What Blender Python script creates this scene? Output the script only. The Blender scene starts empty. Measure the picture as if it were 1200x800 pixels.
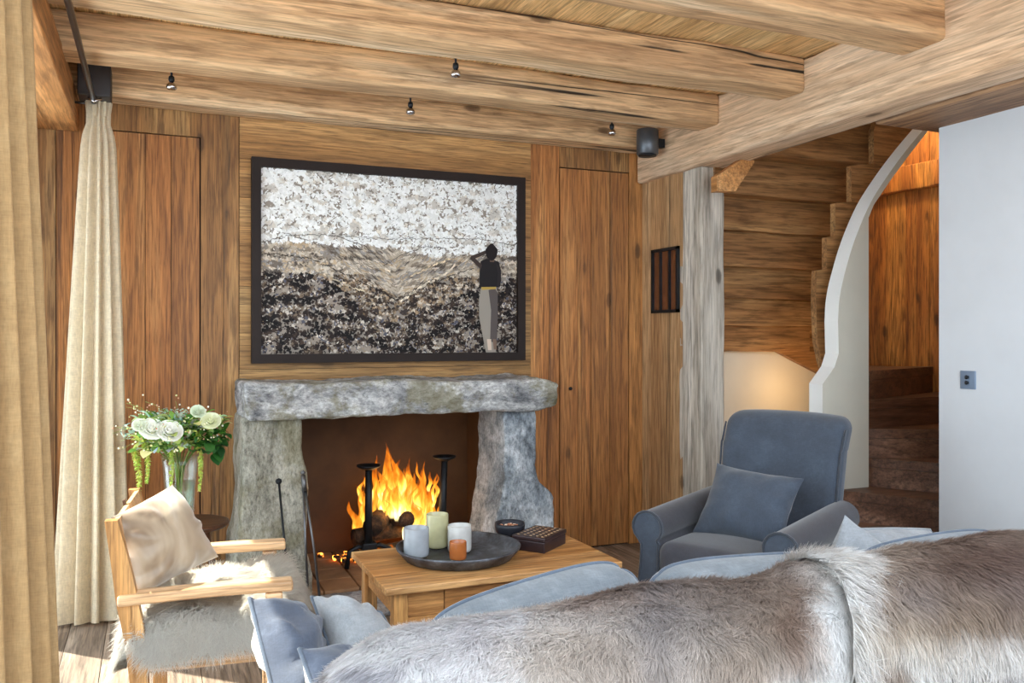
import bpy, math, random
import numpy as np
from mathutils import Vector, Matrix, noise
random.seed(7); rng = np.random.default_rng(7)
PI = math.pi
SC = bpy.context.scene
COL = SC.collection
# ------------------------------------------------------------------ camera geometry
TH = math.radians(22.8); ST, CT = math.sin(TH), math.cos(TH); EYE = 1.30
def ray(u):
    k = (u-600)/1000.0
    return ST+CT*k, CT-ST*k
def onY(u, v, y):          # point of the plane y=const seen at (u,v)
    a, b = ray(u); d = y/b
    return Vector((a*d, y, EYE+(392-v)/1000*d))
def onX(u, v, x):
    a, b = ray(u); d = x/a
    return Vector((x, b*d, EYE+(392-v)/1000*d))
def onZ(u, v, z):
    a, b = ray(u); d = (EYE-z)*1000/(v-392)
    return Vector((a*d, b*d, z))
def px(p):
    d = p[0]*ST+p[1]*CT
    return 600+1000*(p[0]*CT-p[1]*ST)/d, 392-1000*(p[2]-EYE)/d
def lerp(a, b, t): return a+(b-a)*t
def sstep(a, b, x):
    t = min(1, max(0, (x-a)/(b-a))); return t*t*(3-2*t)
def s2l(c):
    return tuple((x/255/12.92 if x/255 <= .04045 else ((x/255+.055)/1.055)**2.4) for x in c)
# ------------------------------------------------------------------ mesh builder
class MB:
    def __init__(s): s.v = []; s.f = []; s.sm = []; s.mi = []; s.cm = 0
    def add(s, vs, fs, smooth=False):
        o = len(s.v); s.v += [tuple(p) for p in vs]
        for f in fs: s.f.append(tuple(i+o for i in f)); s.sm.append(smooth); s.mi.append(s.cm)
    def box(s, x0, x1, y0, y1, z0, z1):
        s.hexa([(x0,y0,z0),(x1,y0,z0),(x1,y1,z0),(x0,y1,z0),(x0,y0,z1),(x1,y0,z1),(x1,y1,z1),(x0,y1,z1)])
        return s
    def hexa(s, c):
        s.add(c, [(3,2,1,0),(4,5,6,7),(0,1,5,4),(1,2,6,5),(2,3,7,6),(3,0,4,7)])
        return s
    def bar(s, a, b, w, h, up=(0,0,1)):
        a = Vector(a); b = Vector(b); d = (b-a).normalized(); up = Vector(up)
        if abs(d.dot(up)) > .98: up = Vector((1,0,0))
        r = d.cross(up).normalized(); n = r.cross(d)
        c = []
        for p in (a, b):
            for i, j in ((-1,-1),(1,-1),(1,1),(-1,1)): c.append(p+r*(i*w/2)+n*(j*h/2))
        s.add(c, [(0,1,2,3),(7,6,5,4),(0,4,5,1),(1,5,6,2),(2,6,7,3),(3,7,4,0)])
        return s
    def tube(s, pts, rad, n=8, cap=True, closed=False):
        pts = [Vector(p) for p in pts]; m = len(pts)
        if not hasattr(rad, '__len__'): rad = [rad]*m
        rings = []; pr = None
        for i, p in enumerate(pts):
            if closed: d = pts[(i+1) % m]-pts[i-1]
            else: d = pts[min(i+1, m-1)]-pts[max(i-1, 0)]
            if d.length < 1e-9: d = Vector((0,0,1))
            d.normalize()
            if pr is None:
                up = Vector((0,0,1)) if abs(d.z) < .9 else Vector((1,0,0))
                r = d.cross(up).normalized()
            else:
                r = (pr-d*pr.dot(d))
                r = r.normalized() if r.length > 1e-6 else d.cross(Vector((0,0,1))).normalized()
            pr = r; t = d.cross(r)
            rings.append([p+(r*math.cos(2*PI*k/n)+t*math.sin(2*PI*k/n))*rad[i] for k in range(n)])
        vs = [q for R in rings for q in R]; fs = []
        for i in range(m if closed else m-1):
            j = (i+1) % m
            for k in range(n):
                l = (k+1) % n; fs.append((i*n+k, i*n+l, j*n+l, j*n+k))
        if cap and not closed:
            fs.append(tuple(range(n))[::-1]); fs.append(tuple((m-1)*n+k for k in range(n)))
        s.add(vs, fs, True); return s
    def lathe(s, prof, c=(0,0,0), n=28, sx=1, sy=1):
        vs = []; fs = []
        for r, z in prof:
            for k in range(n): vs.append((c[0]+r*sx*math.cos(2*PI*k/n), c[1]+r*sy*math.sin(2*PI*k/n), c[2]+z))
        for i in range(len(prof)-1):
            for k in range(n):
                l = (k+1) % n; fs.append((i*n+k, i*n+l, (i+1)*n+l, (i+1)*n+k))
        if prof[0][0] > 1e-5: fs.append(tuple(range(n))[::-1])
        if prof[-1][0] > 1e-5: fs.append(tuple((len(prof)-1)*n+k for k in range(n)))
        s.add(vs, fs, True); return s
    def prism(s, poly, vec, smooth=False):
        n = len(poly); v = Vector(vec); a = [Vector(p) for p in poly]
        nrm = Vector((0,0,0))
        for i in range(n): nrm += a[i].cross(a[(i+1) % n])
        if nrm.dot(v) > 0: a = a[::-1]
        vs = a+[p+v for p in a]
        s.add(vs, [tuple(range(n)), tuple(range(2*n-1, n-1, -1))])
        s.add(vs, [((i+1) % n, i, n+i, n+(i+1) % n) for i in range(n)], smooth); return s
    def grid(s, P, smooth=True, flip=False):      # P[i][j]
        n = len(P); m = len(P[0]); vs = [p for r in P for p in r]; fs = []
        for i in range(n-1):
            for j in range(m-1):
                f = (i*m+j, (i+1)*m+j, (i+1)*m+j+1, i*m+j+1)
                fs.append(f[::-1] if flip else f)
        s.add(vs, fs, smooth); return s
    def rbox(s, lo, hi, r, n=(6,6,6), fn=None):    # rounded box, optionally deformed by fn(x,y,z)
        lo = Vector(lo); hi = Vector(hi); c = (lo+hi)/2; h = (hi-lo)/2
        r = min(r, h.x*.98, h.y*.98, h.z*.98)
        ax = []
        for k in range(3):
            e = h[k]-r; ins = [lerp(-e, e, i/n[k]) for i in range(n[k]+1)]
            ax.append([-h[k], -e-r*.62, -e-r*.28]+ins+[e+r*.28, e+r*.62, h[k]])
        idx = {}; vs = []; fs = []
        def vid(i, j, k):
            key = (i, j, k)
            if key not in idx:
                p = Vector((ax[0][i], ax[1][j], ax[2][k]))
                q = Vector([max(-(h[t]-r), min(h[t]-r, p[t])) for t in range(3)])
                d = p-q
                if d.length > 1e-9: p = q+d.normalized()*r
                p = p+c
                if fn: p = Vector(fn(p.x, p.y, p.z))
                idx[key] = len(vs); vs.append(p)
            return idx[key]
        N = [len(a) for a in ax]
        for a, b, cc in ((0,1,2),(1,2,0),(2,0,1)):
            for side in (0, N[cc]-1):
                for i in range(N[a]-1):
                    for j in range(N[b]-1):
                        q = []
                        for di, dj in ((0,0),(1,0),(1,1),(0,1)):
                            t = [0,0,0]; t[a] = i+di; t[b] = j+dj; t[cc] = side; q.append(vid(*t))
                        fs.append(tuple(q if side else q[::-1]))
        s.add(vs, fs, True); return s
    def build(s, name, mats, parent=None, world=True, attrs=None):
        me = bpy.data.meshes.new(name)
        V = s.v
        if parent is not None and world:
            inv = wmat(parent).inverted(); V = [tuple(inv @ Vector(p)) for p in V]
        me.from_pydata(V, [], s.f)
        me.polygons.foreach_set('use_smooth', s.sm)
        if not isinstance(mats, (list, tuple)): mats = [mats]
        for m in mats: me.materials.append(m)
        if len(mats) > 1: me.polygons.foreach_set('material_index', s.mi)
        me.update()
        o = bpy.data.objects.new(name, me); COL.objects.link(o)
        if parent is not None: o.parent = parent
        return o
def wmat(o):
    M = Matrix.Translation(o.location) @ o.rotation_euler.to_matrix().to_4x4()
    return (wmat(o.parent) @ M) if o.parent else M
def thing(name, label, cat, loc=(0,0,0), rz=0, group=None):
    o = bpy.data.objects.new(name, None); COL.objects.link(o); o.empty_display_size = .05
    o.location = loc; o.rotation_euler = (0,0,rz); return tag(o, label, cat, group)
def tag(o, label, cat, group=None, kind=None):
    o['label'] = label; o['category'] = cat
    if group: o['group'] = group
    if kind: o['kind'] = kind
    return o
def struct(o, label, cat): return tag(o, label, cat, kind='structure')
# ------------------------------------------------------------------ materials
class NT:
    def __init__(s, name):
        s.m = bpy.data.materials.new(name); s.m.use_nodes = True; s.t = s.m.node_tree; s.t.nodes.clear()
        s.out = s.n('ShaderNodeOutputMaterial')
    def n(s, ty, **kw):
        o = s.t.nodes.new(ty)
        for k, v in kw.items():
            if k[0] == '_': setattr(o, k[1:], v)
            else: o.inputs[k.replace('__', ' ')].default_value = v
        return o
    def l(s, a, b): s.t.links.new(a, b)
    def ramp(s, fac, stops, interp='LINEAR'):
        r = s.n('ShaderNodeValToRGB'); cr = r.color_ramp; cr.interpolation = interp
        while len(cr.elements) < len(stops): cr.elements.new(.5)
        for e, (p, c) in zip(cr.elements, stops):
            e.position = p; c = c if hasattr(c, '__len__') else (c,c,c); e.color = tuple(c)+(1,)
        s.l(fac, r.inputs[0]); return r.outputs[0]
    def mix(s, fac, a, b, mode='MIX'):
        m = s.n('ShaderNodeMix', _data_type='RGBA', _blend_type=mode)
        for i, x in ((0, fac), (6, a), (7, b)):
            if isinstance(x, bpy.types.NodeSocket): s.l(x, m.inputs[i])
            else: m.inputs[i].default_value = (tuple(x)+(1,)) if hasattr(x, '__len__') else x
        return m.outputs[2]
    def math(s, op, a, b=None):
        m = s.n('ShaderNodeMath', _operation=op)
        for i, x in ((0, a), (1, b)):
            if x is None: continue
            if isinstance(x, bpy.types.NodeSocket): s.l(x, m.inputs[i])
            else: m.inputs[i].default_value = x
        return m.outputs[0]
    def principled(s, color, rough=.5, metal=0, bump=None, bs=.2, bd=.01, **kw):
        p = s.n('ShaderNodeBsdfPrincipled')
        for key, x in (('Base Color', color), ('Roughness', rough), ('Metallic', metal)):
            if isinstance(x, bpy.types.NodeSocket): s.l(x, p.inputs[key])
            else: p.inputs[key].default_value = (tuple(x)+(1,)) if hasattr(x, '__len__') else x
        for k, v in kw.items():
            k = k.replace('__', ' ')
            if isinstance(v, bpy.types.NodeSocket): s.l(v, p.inputs[k])
            else: p.inputs[k].default_value = (tuple(v)+(1,)) if (hasattr(v, '__len__') and len(v) == 3 and 'olor' in k or k == 'Sheen Tint') else v
        if bump is not None:
            b = s.n('ShaderNodeBump', Strength=bs, Distance=bd); s.l(bump, b.inputs['Height']); s.l(b.outputs[0], p.inputs['Normal'])
        s.l(p.outputs[0], s.out.inputs[0]); return p
def coords(N, axis, lng, off=True):
    """object coordinates, every loose piece shifted at random, axis = grain direction, lng = stretch"""
    tc = N.n('ShaderNodeTexCoord'); v = tc.outputs['Object']
    geo = N.n('ShaderNodeNewGeometry')
    if off:
        cx = N.n('ShaderNodeCombineXYZ'); N.l(geo.outputs['Random Per Island'], cx.inputs[0])
        m7 = N.math('MULTIPLY', geo.outputs['Random Per Island'], 7.3); N.l(m7, cx.inputs[1])
        m3 = N.math('MULTIPLY', geo.outputs['Random Per Island'], 3.1); N.l(m3, cx.inputs[2])
        sc = N.n('ShaderNodeVectorMath', _operation='SCALE'); N.l(cx.outputs[0], sc.inputs[0]); sc.inputs['Scale'].default_value = 9
        ad = N.n('ShaderNodeVectorMath', _operation='ADD'); N.l(v, ad.inputs[0]); N.l(sc.outputs[0], ad.inputs[1]); v = ad.outputs[0]
    sv = [1,1,1]; sv['XYZ'.index(axis)] = 1/lng
    mp = N.n('ShaderNodeMapping'); mp.inputs['Scale'].default_value = sv; N.l(v, mp.inputs[0])
    return mp.outputs[0], geo.outputs['Random Per Island']
def wood(name, dark, mid, light, axis='Z', lng=14, grain=26, knots=1.0, rough=.62, tint=.5, tints=None, bump=.35, weather=0, grey=(120,112,100), cracks=0, sat=0):
    N = NT(name); dark, mid, light = s2l(dark), s2l(mid), s2l(light)
    v, rnd = coords(N, axis, lng)
    big = N.n('ShaderNodeTexNoise', Scale=5.5, Detail=3, Roughness=.55, Distortion=.4); N.l(v, big.inputs[0])
    fine = N.n('ShaderNodeTexNoise', Scale=grain*3.6, Detail=6, Roughness=.62); N.l(v, fine.inputs[0])
    # growth rings: bands of a stretched noise
    ring = N.n('ShaderNodeTexNoise', Scale=3.0, Detail=1.5, Roughness=.4, Distortion=.3); N.l(v, ring.inputs[0])
    r1 = N.math('MULTIPLY', ring.outputs[0], grain); r2 = N.math('FRACT', r1)
    r3 = N.ramp(r2, [(0,0.9),(.12,.25),(.55,.45),(.93,1)])
    c = N.ramp(big.outputs[0], [(.34, light),(.5, mid),(.68, tuple((a+b)/2 for a,b in zip(mid,dark)))])
    c = N.mix(N.math('MULTIPLY', r3, .5), c, dark)
    c = N.mix(N.ramp(fine.outputs[0], [(.48,.0),(.62,.6)]), c, tuple(x*.6 for x in dark))
    vh, _ = coords(N, axis, lng*2.6)
    hair_ = N.n('ShaderNodeTexNoise', Scale=grain*9, Detail=3, Roughness=.6); N.l(vh, hair_.inputs[0])
    c = N.mix(.8, c, N.ramp(hair_.outputs[0], [(.36,.68),(.52,1.03),(.66,1.3)]), 'MULTIPLY')
    if tints:
        tn = N.ramp(rnd, [((i+.5)/len(tints), s2l(t)) for i, t in enumerate(tints)], 'CONSTANT')
        c = N.mix(tint, c, tn, 'MULTIPLY')
        g = N.n('ShaderNodeBrightContrast'); N.l(c, g.inputs[0]); g.inputs[1].default_value = .0; c = g.outputs[0]
    if weather:
        wn = N.n('ShaderNodeTexNoise', Scale=2.2, Detail=4, Roughness=.7); N.l(v, wn.inputs[0])
        c = N.mix(N.math('MULTIPLY', N.ramp(wn.outputs[0], [(.38,0),(.62,1)]), weather), c, s2l(grey))
    hgt = N.math('ADD', N.math('MULTIPLY', fine.outputs[0], .6), N.math('MULTIPLY', r3, -.25))
    if knots:
        kv = N.n('ShaderNodeMapping'); ks = [3.2,3.2,3.2]; ks['XYZ'.index(axis)] = 1.3; kv.inputs['Scale'].default_value = ks
        tc = N.n('ShaderNodeTexCoord'); N.l(tc.outputs['Object'], kv.inputs[0])
        vo = N.n('ShaderNodeTexVoronoi', Scale=1.6, Randomness=1); N.l(kv.outputs[0], vo.inputs['Vector'])
        nz = N.n('ShaderNodeTexNoise', Scale=30, Detail=2); N.l(tc.outputs['Object'], nz.inputs[0])
        dd = N.math('ADD', vo.outputs['Distance'], N.math('MULTIPLY', nz.outputs[0], .05))
        kk = N.ramp(dd, [(.07,1),(.11,.85),(.14,.25),(.24,0)])
        c = N.mix(N.math('MULTIPLY', kk, .85*knots), c, tuple(x*.35 for x in dark))
    if cracks:
        cv, _ = coords(N, axis, lng*3.5)
        cn = N.n('ShaderNodeTexNoise', Scale=4.5, Detail=3, Roughness=.55); N.l(cv, cn.inputs[0])
        ck = N.ramp(N.math('ABSOLUTE', N.math('SUBTRACT', cn.outputs[0], .5)), [(0,1),(.005,.9),(.009,0)])
        gate = N.n('ShaderNodeTexNoise', Scale=1.7, Detail=1); N.l(v, gate.inputs[0])
        ck = N.math('MULTIPLY', ck, N.ramp(gate.outputs[0], [(.46,0),(.52,1)]))
        c = N.mix(N.math('MULTIPLY', ck, cracks), c, (.012,.008,.005))
        hgt = N.math('SUBTRACT', hgt, N.math('MULTIPLY', ck, 1.5))
    if sat:
        h = N.n('ShaderNodeHueSaturation'); h.inputs['Saturation'].default_value = sat; N.l(c, h.inputs['Color']); c = h.outputs[0]
    N.principled(c, rough, bump=hgt, bs=bump, bd=.006); return N.m
def plain(name, rgb, rough=.5, metal=0, var=.15, scale=14, bump=.1, bd=.003, **kw):
    N = NT(name); tc = N.n('ShaderNodeTexCoord'); nz = N.n('ShaderNodeTexNoise', Scale=scale, Detail=4, Roughness=.6); N.l(tc.outputs['Object'], nz.inputs[0])
    b = s2l(rgb); c = N.ramp(nz.outputs[0], [(.3, tuple(x*(1-var) for x in b)),(.7, tuple(min(1,x*(1+var)) for x in b))])
    N.principled(c, rough, metal, bump=nz.outputs[0], bs=bump, bd=bd, **kw); return N.m
def fabric(name, rgb, rgb2=None, rough=.9, weave=420, sheen=.3, var=.18, bump=.25, transl=0):
    N = NT(name); tc = N.n('ShaderNodeTexCoord')
    nz = N.n('ShaderNodeTexNoise', Scale=9, Detail=5, Roughness=.65); N.l(tc.outputs['Object'], nz.inputs[0])
    ths = []
    for st in ((weave, weave*.12, weave*.12), (weave*.12, weave*.12, weave), (weave*.12, weave, weave*.12)):
        mp = N.n('ShaderNodeMapping'); mp.inputs['Scale'].default_value = st; N.l(tc.outputs['Object'], mp.inputs[0])
        t = N.n('ShaderNodeTexNoise', Scale=1, Detail=2, Roughness=.6); N.l(mp.outputs[0], t.inputs[0]); ths.append(t.outputs[0])
    th = N.math('MULTIPLY', N.math('ADD', N.math('ADD', ths[0], ths[1]), ths[2]), .333)
    b = s2l(rgb); b2 = s2l(rgb2) if rgb2 else tuple(min(1, x*(1+var*2)) for x in b)
    c = N.ramp(nz.outputs[0], [(.3, tuple(x*(1-var) for x in b)),(.5, b),(.72, b2)])
    c = N.mix(.75, c, N.ramp(th, [(.38, .8),(.62, 1.18)]), 'MULTIPLY')
    p = N.principled(c, rough, bump=th, bs=bump, bd=.002)
    p.inputs['Sheen Weight'].default_value = sheen; p.inputs['Sheen Roughness'].default_value = .5
    if transl:
        tr = N.n('ShaderNodeBsdfTranslucent'); N.l(c, tr.inputs[0]); mx = N.n('ShaderNodeMixShader'); mx.inputs[0].default_value = transl
        N.l(p.outputs[0], mx.inputs[1]); N.l(tr.outputs[0], mx.inputs[2]); N.l(mx.outputs[0], N.out.inputs[0])
    return N.m
def stone(name, a, b, c_, lichen=(120,110,60), lam=.35, sc=6, strata=None):
    N = NT(name); tc = N.n('ShaderNodeTexCoord'); v = tc.outputs['Object']
    if strata:
        mp = N.n('ShaderNodeMapping'); mp.inputs['Scale'].default_value = strata; mp.inputs['Rotation'].default_value = (0,.25,0); N.l(v, mp.inputs[0]); v2 = mp.outputs[0]
    else: v2 = v
    n1 = N.n('ShaderNodeTexNoise', Scale=sc, Detail=12, Roughness=.76, Distortion=.25); N.l(v2, n1.inputs[0])
    n2 = N.n('ShaderNodeTexNoise', Scale=sc*9, Detail=8, Roughness=.8); N.l(v2, n2.inputs[0])
    n3 = N.n('ShaderNodeTexNoise', Scale=sc*.8, Detail=6, Roughness=.7); N.l(v, n3.inputs[0])
    vo = N.n('ShaderNodeTexVoronoi', Scale=sc*9); N.l(v, vo.inputs['Vector'])
    c = N.ramp(n1.outputs[0], [(.34, s2l(a)),(.47, s2l(b)),(.62, s2l(c_))])
    c = N.mix(.8, c, N.ramp(n2.outputs[0], [(.36, .25),(.46,.85),(.58, 1.25)]), 'MULTIPLY')
    c = N.mix(N.math('MULTIPLY', N.ramp(n3.outputs[0], [(.50,0),(.58,1)]), lam), c, s2l(lichen))
    h = N.math('ADD', N.math('MULTIPLY', n1.outputs[0], 1.2), N.math('MULTIPLY', n2.outputs[0], .7))
    N.principled(c, .82, bump=h, bs=.9, bd=.02); return N.m
M = {}
M['wall'] = wood('wall_plank_wood', (120,80,42), (198,146,90), (228,184,126), 'Z', 16, 24, tint=.75,
                 tints=[(255,236,205),(196,184,160),(255,216,168),(180,172,150),(246,206,160),(206,196,166),(255,226,186),(190,176,146)], bump=.4, cracks=.5, knots=1)
M['wallh'] = wood('wall_board_wood', (122,88,48), (192,148,94), (216,176,122), 'X', 16, 24, tint=.6, tints=[(240,218,182),(206,192,154),(255,226,184),(220,202,164)], knots=.8)
M['door'] = wood('concealed_door_wood', (130,84,44), (210,150,90), (234,188,128), 'Z', 18, 26, tint=.7, tints=[(255,226,186),(222,196,158),(255,236,208),(206,186,150)], knots=.9, cracks=.4)
M['side'] = wood('pale_plank_wood', (150,112,76), (214,178,136), (236,208,170), 'Z', 16, 22, tint=.6, tints=[(255,232,200),(210,190,160),(255,215,175),(225,200,165)], cracks=.5)
M['panel'] = wood('stair_panel_wood', (84,44,12), (190,124,58), (220,160,84), 'Z', 12, 22, knots=1.0, tint=.4, tints=[(255,220,170),(220,180,120),(255,205,150),(200,165,120)], cracks=.8)
M['beam'] = wood('hewn_beam_wood', (146,104,66), (232,194,148), (250,226,190), 'X', 12, 15, weather=.3, grey=(214,182,142), cracks=1, bump=.5, rough=.75)
M['beamy'] = wood('cross_beam_wood', (168,128,92), (238,204,168), (250,228,200), 'Y', 12, 15, weather=.4, grey=(206,180,150), cracks=.6, bump=.5, rough=.75)
M['plate'] = wood('wall_plate_wood', (150,98,48), (212,152,92), (236,184,124), 'Y', 10, 12, cracks=.2, knots=.5)
M['post'] = wood('grey_post_wood', (116,102,88), (196,182,162), (230,220,204), 'Z', 14, 16, weather=.5, grey=(202,190,172), cracks=1, bump=.9, rough=.85, sat=.75)
M['ceil'] = wood('ceiling_board_wood', (188,148,96), (240,208,156), (252,230,182), 'Y', 12, 18, knots=.3, tint=.4, tints=[(255,240,215),(240,215,180),(255,228,190),(235,215,175)])
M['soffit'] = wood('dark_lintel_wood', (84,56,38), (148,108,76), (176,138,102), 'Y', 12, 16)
M['floor'] = wood('floor_board_wood', (104,90,78), (166,148,132), (194,178,162), 'Y', 14, 18, tint=.45, tints=[(240,225,210),(200,188,178),(255,240,225),(215,205,195)], rough=.55, knots=.9)
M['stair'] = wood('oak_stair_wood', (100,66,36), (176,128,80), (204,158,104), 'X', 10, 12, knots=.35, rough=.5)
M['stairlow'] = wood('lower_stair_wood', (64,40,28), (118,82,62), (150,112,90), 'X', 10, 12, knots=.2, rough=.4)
M['table'] = wood('pine_table_wood', (142,92,46), (200,150,94), (224,182,128), 'X', 12, 18, rough=.45, tint=.3, tints=[(255,240,215),(235,215,185)], knots=.8)
M['tleg'] = wood('pine_leg_wood', (142,92,46), (200,150,90), (222,176,118), 'Z', 12, 18, rough=.45, knots=.5)
M['oak'] = wood('light_oak_chair_wood', (186,140,96), (232,192,146), (244,210,168), 'X', 12, 16, rough=.4, knots=0, bump=.15)
M['darkwood'] = wood('dark_stool_wood', (48,28,16), (92,58,36), (120,80,52), 'X', 8, 10, rough=.4, knots=0)
M['gap'] = plain('dark_backing', (34,22,14), .9)
M['plaster'] = plain('cream_plaster', (226,220,204), .9, var=.03, scale=5, bump=.15)
M['white'] = plain('white_plaster', (202,205,210), .85, var=.03, scale=4, bump=.15)
M['plaster_lit'] = plain('plaster_lit_edge', (236,236,234), .85, var=.02, scale=5, bump=.1); M['plaster2'] = plain('warm_white_plaster', (206,202,188), .9, var=.03, scale=5, bump=.15)  # edge plaster made paler: light falling on the edge put into the colour
M['stone'] = stone('grey_granite', (70,72,78), (160,160,162), (236,236,234), lam=.6, strata=(1.0,1,1.9), sc=4.2)
M['stoneL'] = stone('slate_slab', (92,90,80), (160,156,142), (202,198,184), lam=.4, strata=(2.2,1.5,1), sc=4.5)
M['stoneR'] = stone('blue_grey_slab', (66,72,80), (148,156,164), (222,226,230), lam=.15, strata=(1.7,1,1), sc=4.2, lichen=(90,90,80))
M['hearth'] = stone('hearth_stone', (100,98,102), (160,158,162), (206,204,208), lam=.1, sc=9)
M['brick'] = plain('fire_clay', (150,112,80), .9, var=.25, scale=9, bump=.5, bd=.01)
M['firebox'] = plain('rusted_firebox', (82,55,30), .75, var=.3, scale=4, bump=.15)
M['soot'] = plain('sooty_brick', (40,30,26), .95, var=.4, scale=9, bump=.4)
M['iron'] = plain('black_iron', (38,40,44), .5, .6, var=.3, bump=.3)
M['steel'] = plain('grey_steel', (104,104,106), .38, .9)
M['rail'] = plain('dark_steel_rail', (74,78,84), .3, .9)
M['frame'] = plain('dark_brown_frame', (40,31,28), .6, var=.1, **{'Specular__IOR__Level': .2})
M['curtain'] = fabric('linen_curtain', (166,136,94), (176,148,106), weave=330, var=.05, transl=.35, sheen=.1)
M['curtain2'] = fabric('pale_linen_curtain', (226,212,184), (232,220,196), weave=330, var=.05, transl=.4, sheen=.1)
M['slate'] = fabric('slate_upholstery', (60,69,83), (70,81,96), weave=500)
M['slate2'] = fabric('slate_arm_upholstery', (58,58,66), (64,66,76), weave=500)
M['piping'] = fabric('dark_piping', (52,58,68), weave=500)
M['sofa'] = fabric('pale_blue_linen', (96,103,110), (120,127,133), weave=420)
M['pale'] = fabric('pale_grey_linen', (128,132,137), (148,152,157), weave=420)
M['denim'] = fabric('denim_blue_linen', (66,74,90), (92,100,116), weave=380)
M['cream'] = fabric('cream_canvas', (236,228,212), weave=400)
M['sofapipe'] = fabric('grey_blue_piping', (74,84,98), weave=400)
M['silver'] = plain('satin_grey_speaker', (88,92,98), .35, .5)
M['blackp'] = plain('matt_black_speaker', (48,44,44), .6)
M['chrome'] = plain('chrome', (200,200,204), .12, 1, var=.02)
M['switch'] = plain('blue_grey_switch', (120,136,158), .4, .3, var=.03)
def glassy(name, col, rough=.08, trans=.9, ior=1.45, sss=0):
    N = NT(name); p = N.principled(s2l(col), rough, **{'Transmission__Weight': trans, 'IOR': ior, 'Coat__Weight': .3})
    if sss: p.inputs['Subsurface Weight'].default_value = sss; p.inputs['Subsurface Scale'].default_value = .05
    return N.m
def frosted(name, col):
    N = NT(name); tc = N.n('ShaderNodeTexCoord'); nz = N.n('ShaderNodeTexNoise', Scale=22, Detail=3); N.l(tc.outputs['Object'], nz.inputs[0])
    b = s2l(col); c = N.ramp(nz.outputs[0], [(.35, tuple(x*.86 for x in b)),(.65, b)])
    p = N.principled(c, .18, **{'Coat__Weight': .6})
    tr = N.n('ShaderNodeBsdfTranslucent'); N.l(c, tr.inputs[0]); mx = N.n('ShaderNodeMixShader'); mx.inputs[0].default_value = .35
    N.l(p.outputs[0], mx.inputs[1]); N.l(tr.outputs[0], mx.inputs[2]); N.l(mx.outputs[0], N.out.inputs[0]); return N.m
def thinglass(name, tint=(1,1,1), refl=.08):
    N = NT(name); a = N.n('ShaderNodeBsdfTransparent'); a.inputs[0].default_value = tuple(tint)+(1,)
    g = N.n('ShaderNodeBsdfGlossy', Roughness=.02); lw = N.n('ShaderNodeLayerWeight', Blend=.25)
    f = N.math('ADD', N.math('MULTIPLY', lw.outputs['Facing'], .5), refl)
    mx = N.n('ShaderNodeMixShader'); N.l(f, mx.inputs[0]); N.l(a.outputs[0], mx.inputs[1]); N.l(g.outputs[0], mx.inputs[2]); N.l(mx.outputs[0], N.out.inputs[0]); return N.m
M['glass'] = thinglass('clear_glass', (.97,.99,.98), .03)
M['water'] = thinglass('vase_water', (.86,.93,.88), .03)
def attrmat(name, rough=.8, sheen=.0, spec=.3, hair=False, transl=0.0):
    N = NT(name); a = N.n('ShaderNodeAttribute', _attribute_name='col'); c = a.outputs['Color']
    p = N.principled(c, rough, **{'Specular__IOR__Level': spec})
    p.inputs['Sheen Weight'].default_value = sheen
    if hair:
        b = N.n('ShaderNodeAttribute', _attribute_name='fn'); vt = N.n('ShaderNodeVectorTransform', _vector_type='NORMAL', _convert_from='OBJECT', _convert_to='WORLD')
        N.l(b.outputs['Vector'], vt.inputs[0]); N.l(vt.outputs[0], p.inputs['Normal'])
        ng = N.n('ShaderNodeVectorMath', _operation='SCALE'); ng.inputs['Scale'].default_value = -1; N.l(vt.outputs[0], ng.inputs[0])
        df = N.n('ShaderNodeBsdfDiffuse'); N.l(c, df.inputs[0]); N.l(vt.outputs[0], df.inputs['Normal'])
    if transl:
        tr = N.n('ShaderNodeBsdfTranslucent'); N.l(c, tr.inputs[0])
        if hair: N.l(ng.outputs[0], tr.inputs['Normal'])
        mx = N.n('ShaderNodeMixShader'); mx.inputs[0].default_value = transl
        N.l((df if hair else p).outputs[0], mx.inputs[1]); N.l(tr.outputs[0], mx.inputs[2]); N.l(mx.outputs[0], N.out.inputs[0])
    return N.m
M['fur'] = attrmat('fur_strands', .75, hair=True, spec=.2, transl=.5)
M['collage'] = attrmat('collage_paper', .6, spec=.2)
M['leaf'] = attrmat('bouquet_leaf', .55, transl=.25)

def fnoise(p, s, oct=4):
    return noise.fractal(Vector(p)*s, 1.0, 2.0, oct)
# ================================================================== ROOM
YB = 4.61
XL = -.62; CEIL = 2.58; YF = -1.6; YC = 1.15; XR = 3.30
def planks_v(mb, x0, x1, z0, z1, y, widths, th=.022, gap=.003, jit=.0025):
    x = x0; i = 0
    while x < x1-1e-4:
        w = widths[i % len(widths)]; i += 1; xe = min(x1, x+w)
        if x1-xe < .03: xe = x1
        j = random.uniform(-jit, jit)
        mb.box(x+gap/2, xe-gap/2, y+j, y+th, z0, z1); x = xe
# floor
mb = MB(); x = XL-.1; i = 0
while x < 5.2:
    w = (.17,.21,.15,.19)[i % 4]; i += 1
    y = YF-1; k = 0
    while y < 4.6:
        L = (1.7,2.3,1.4)[(i+k) % 3]; k += 1
        mb.box(x+.0015, x+w-.0015, y+.001, min(y+L, 4.65)-.001, -.03, random.uniform(-.001,.0)); y += L
    x += w
fl = mb.build('floor', [M['floor']]); struct(fl, 'grey-brown wide wooden floorboards', 'floor')
mb = MB(); mb.box(XL-.3, 5.2, YF-1, 5.3, -.12, -.028); o = mb.build('floor_base', M['gap']); struct(o, 'dark slab under the floorboards', 'floor')
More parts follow.
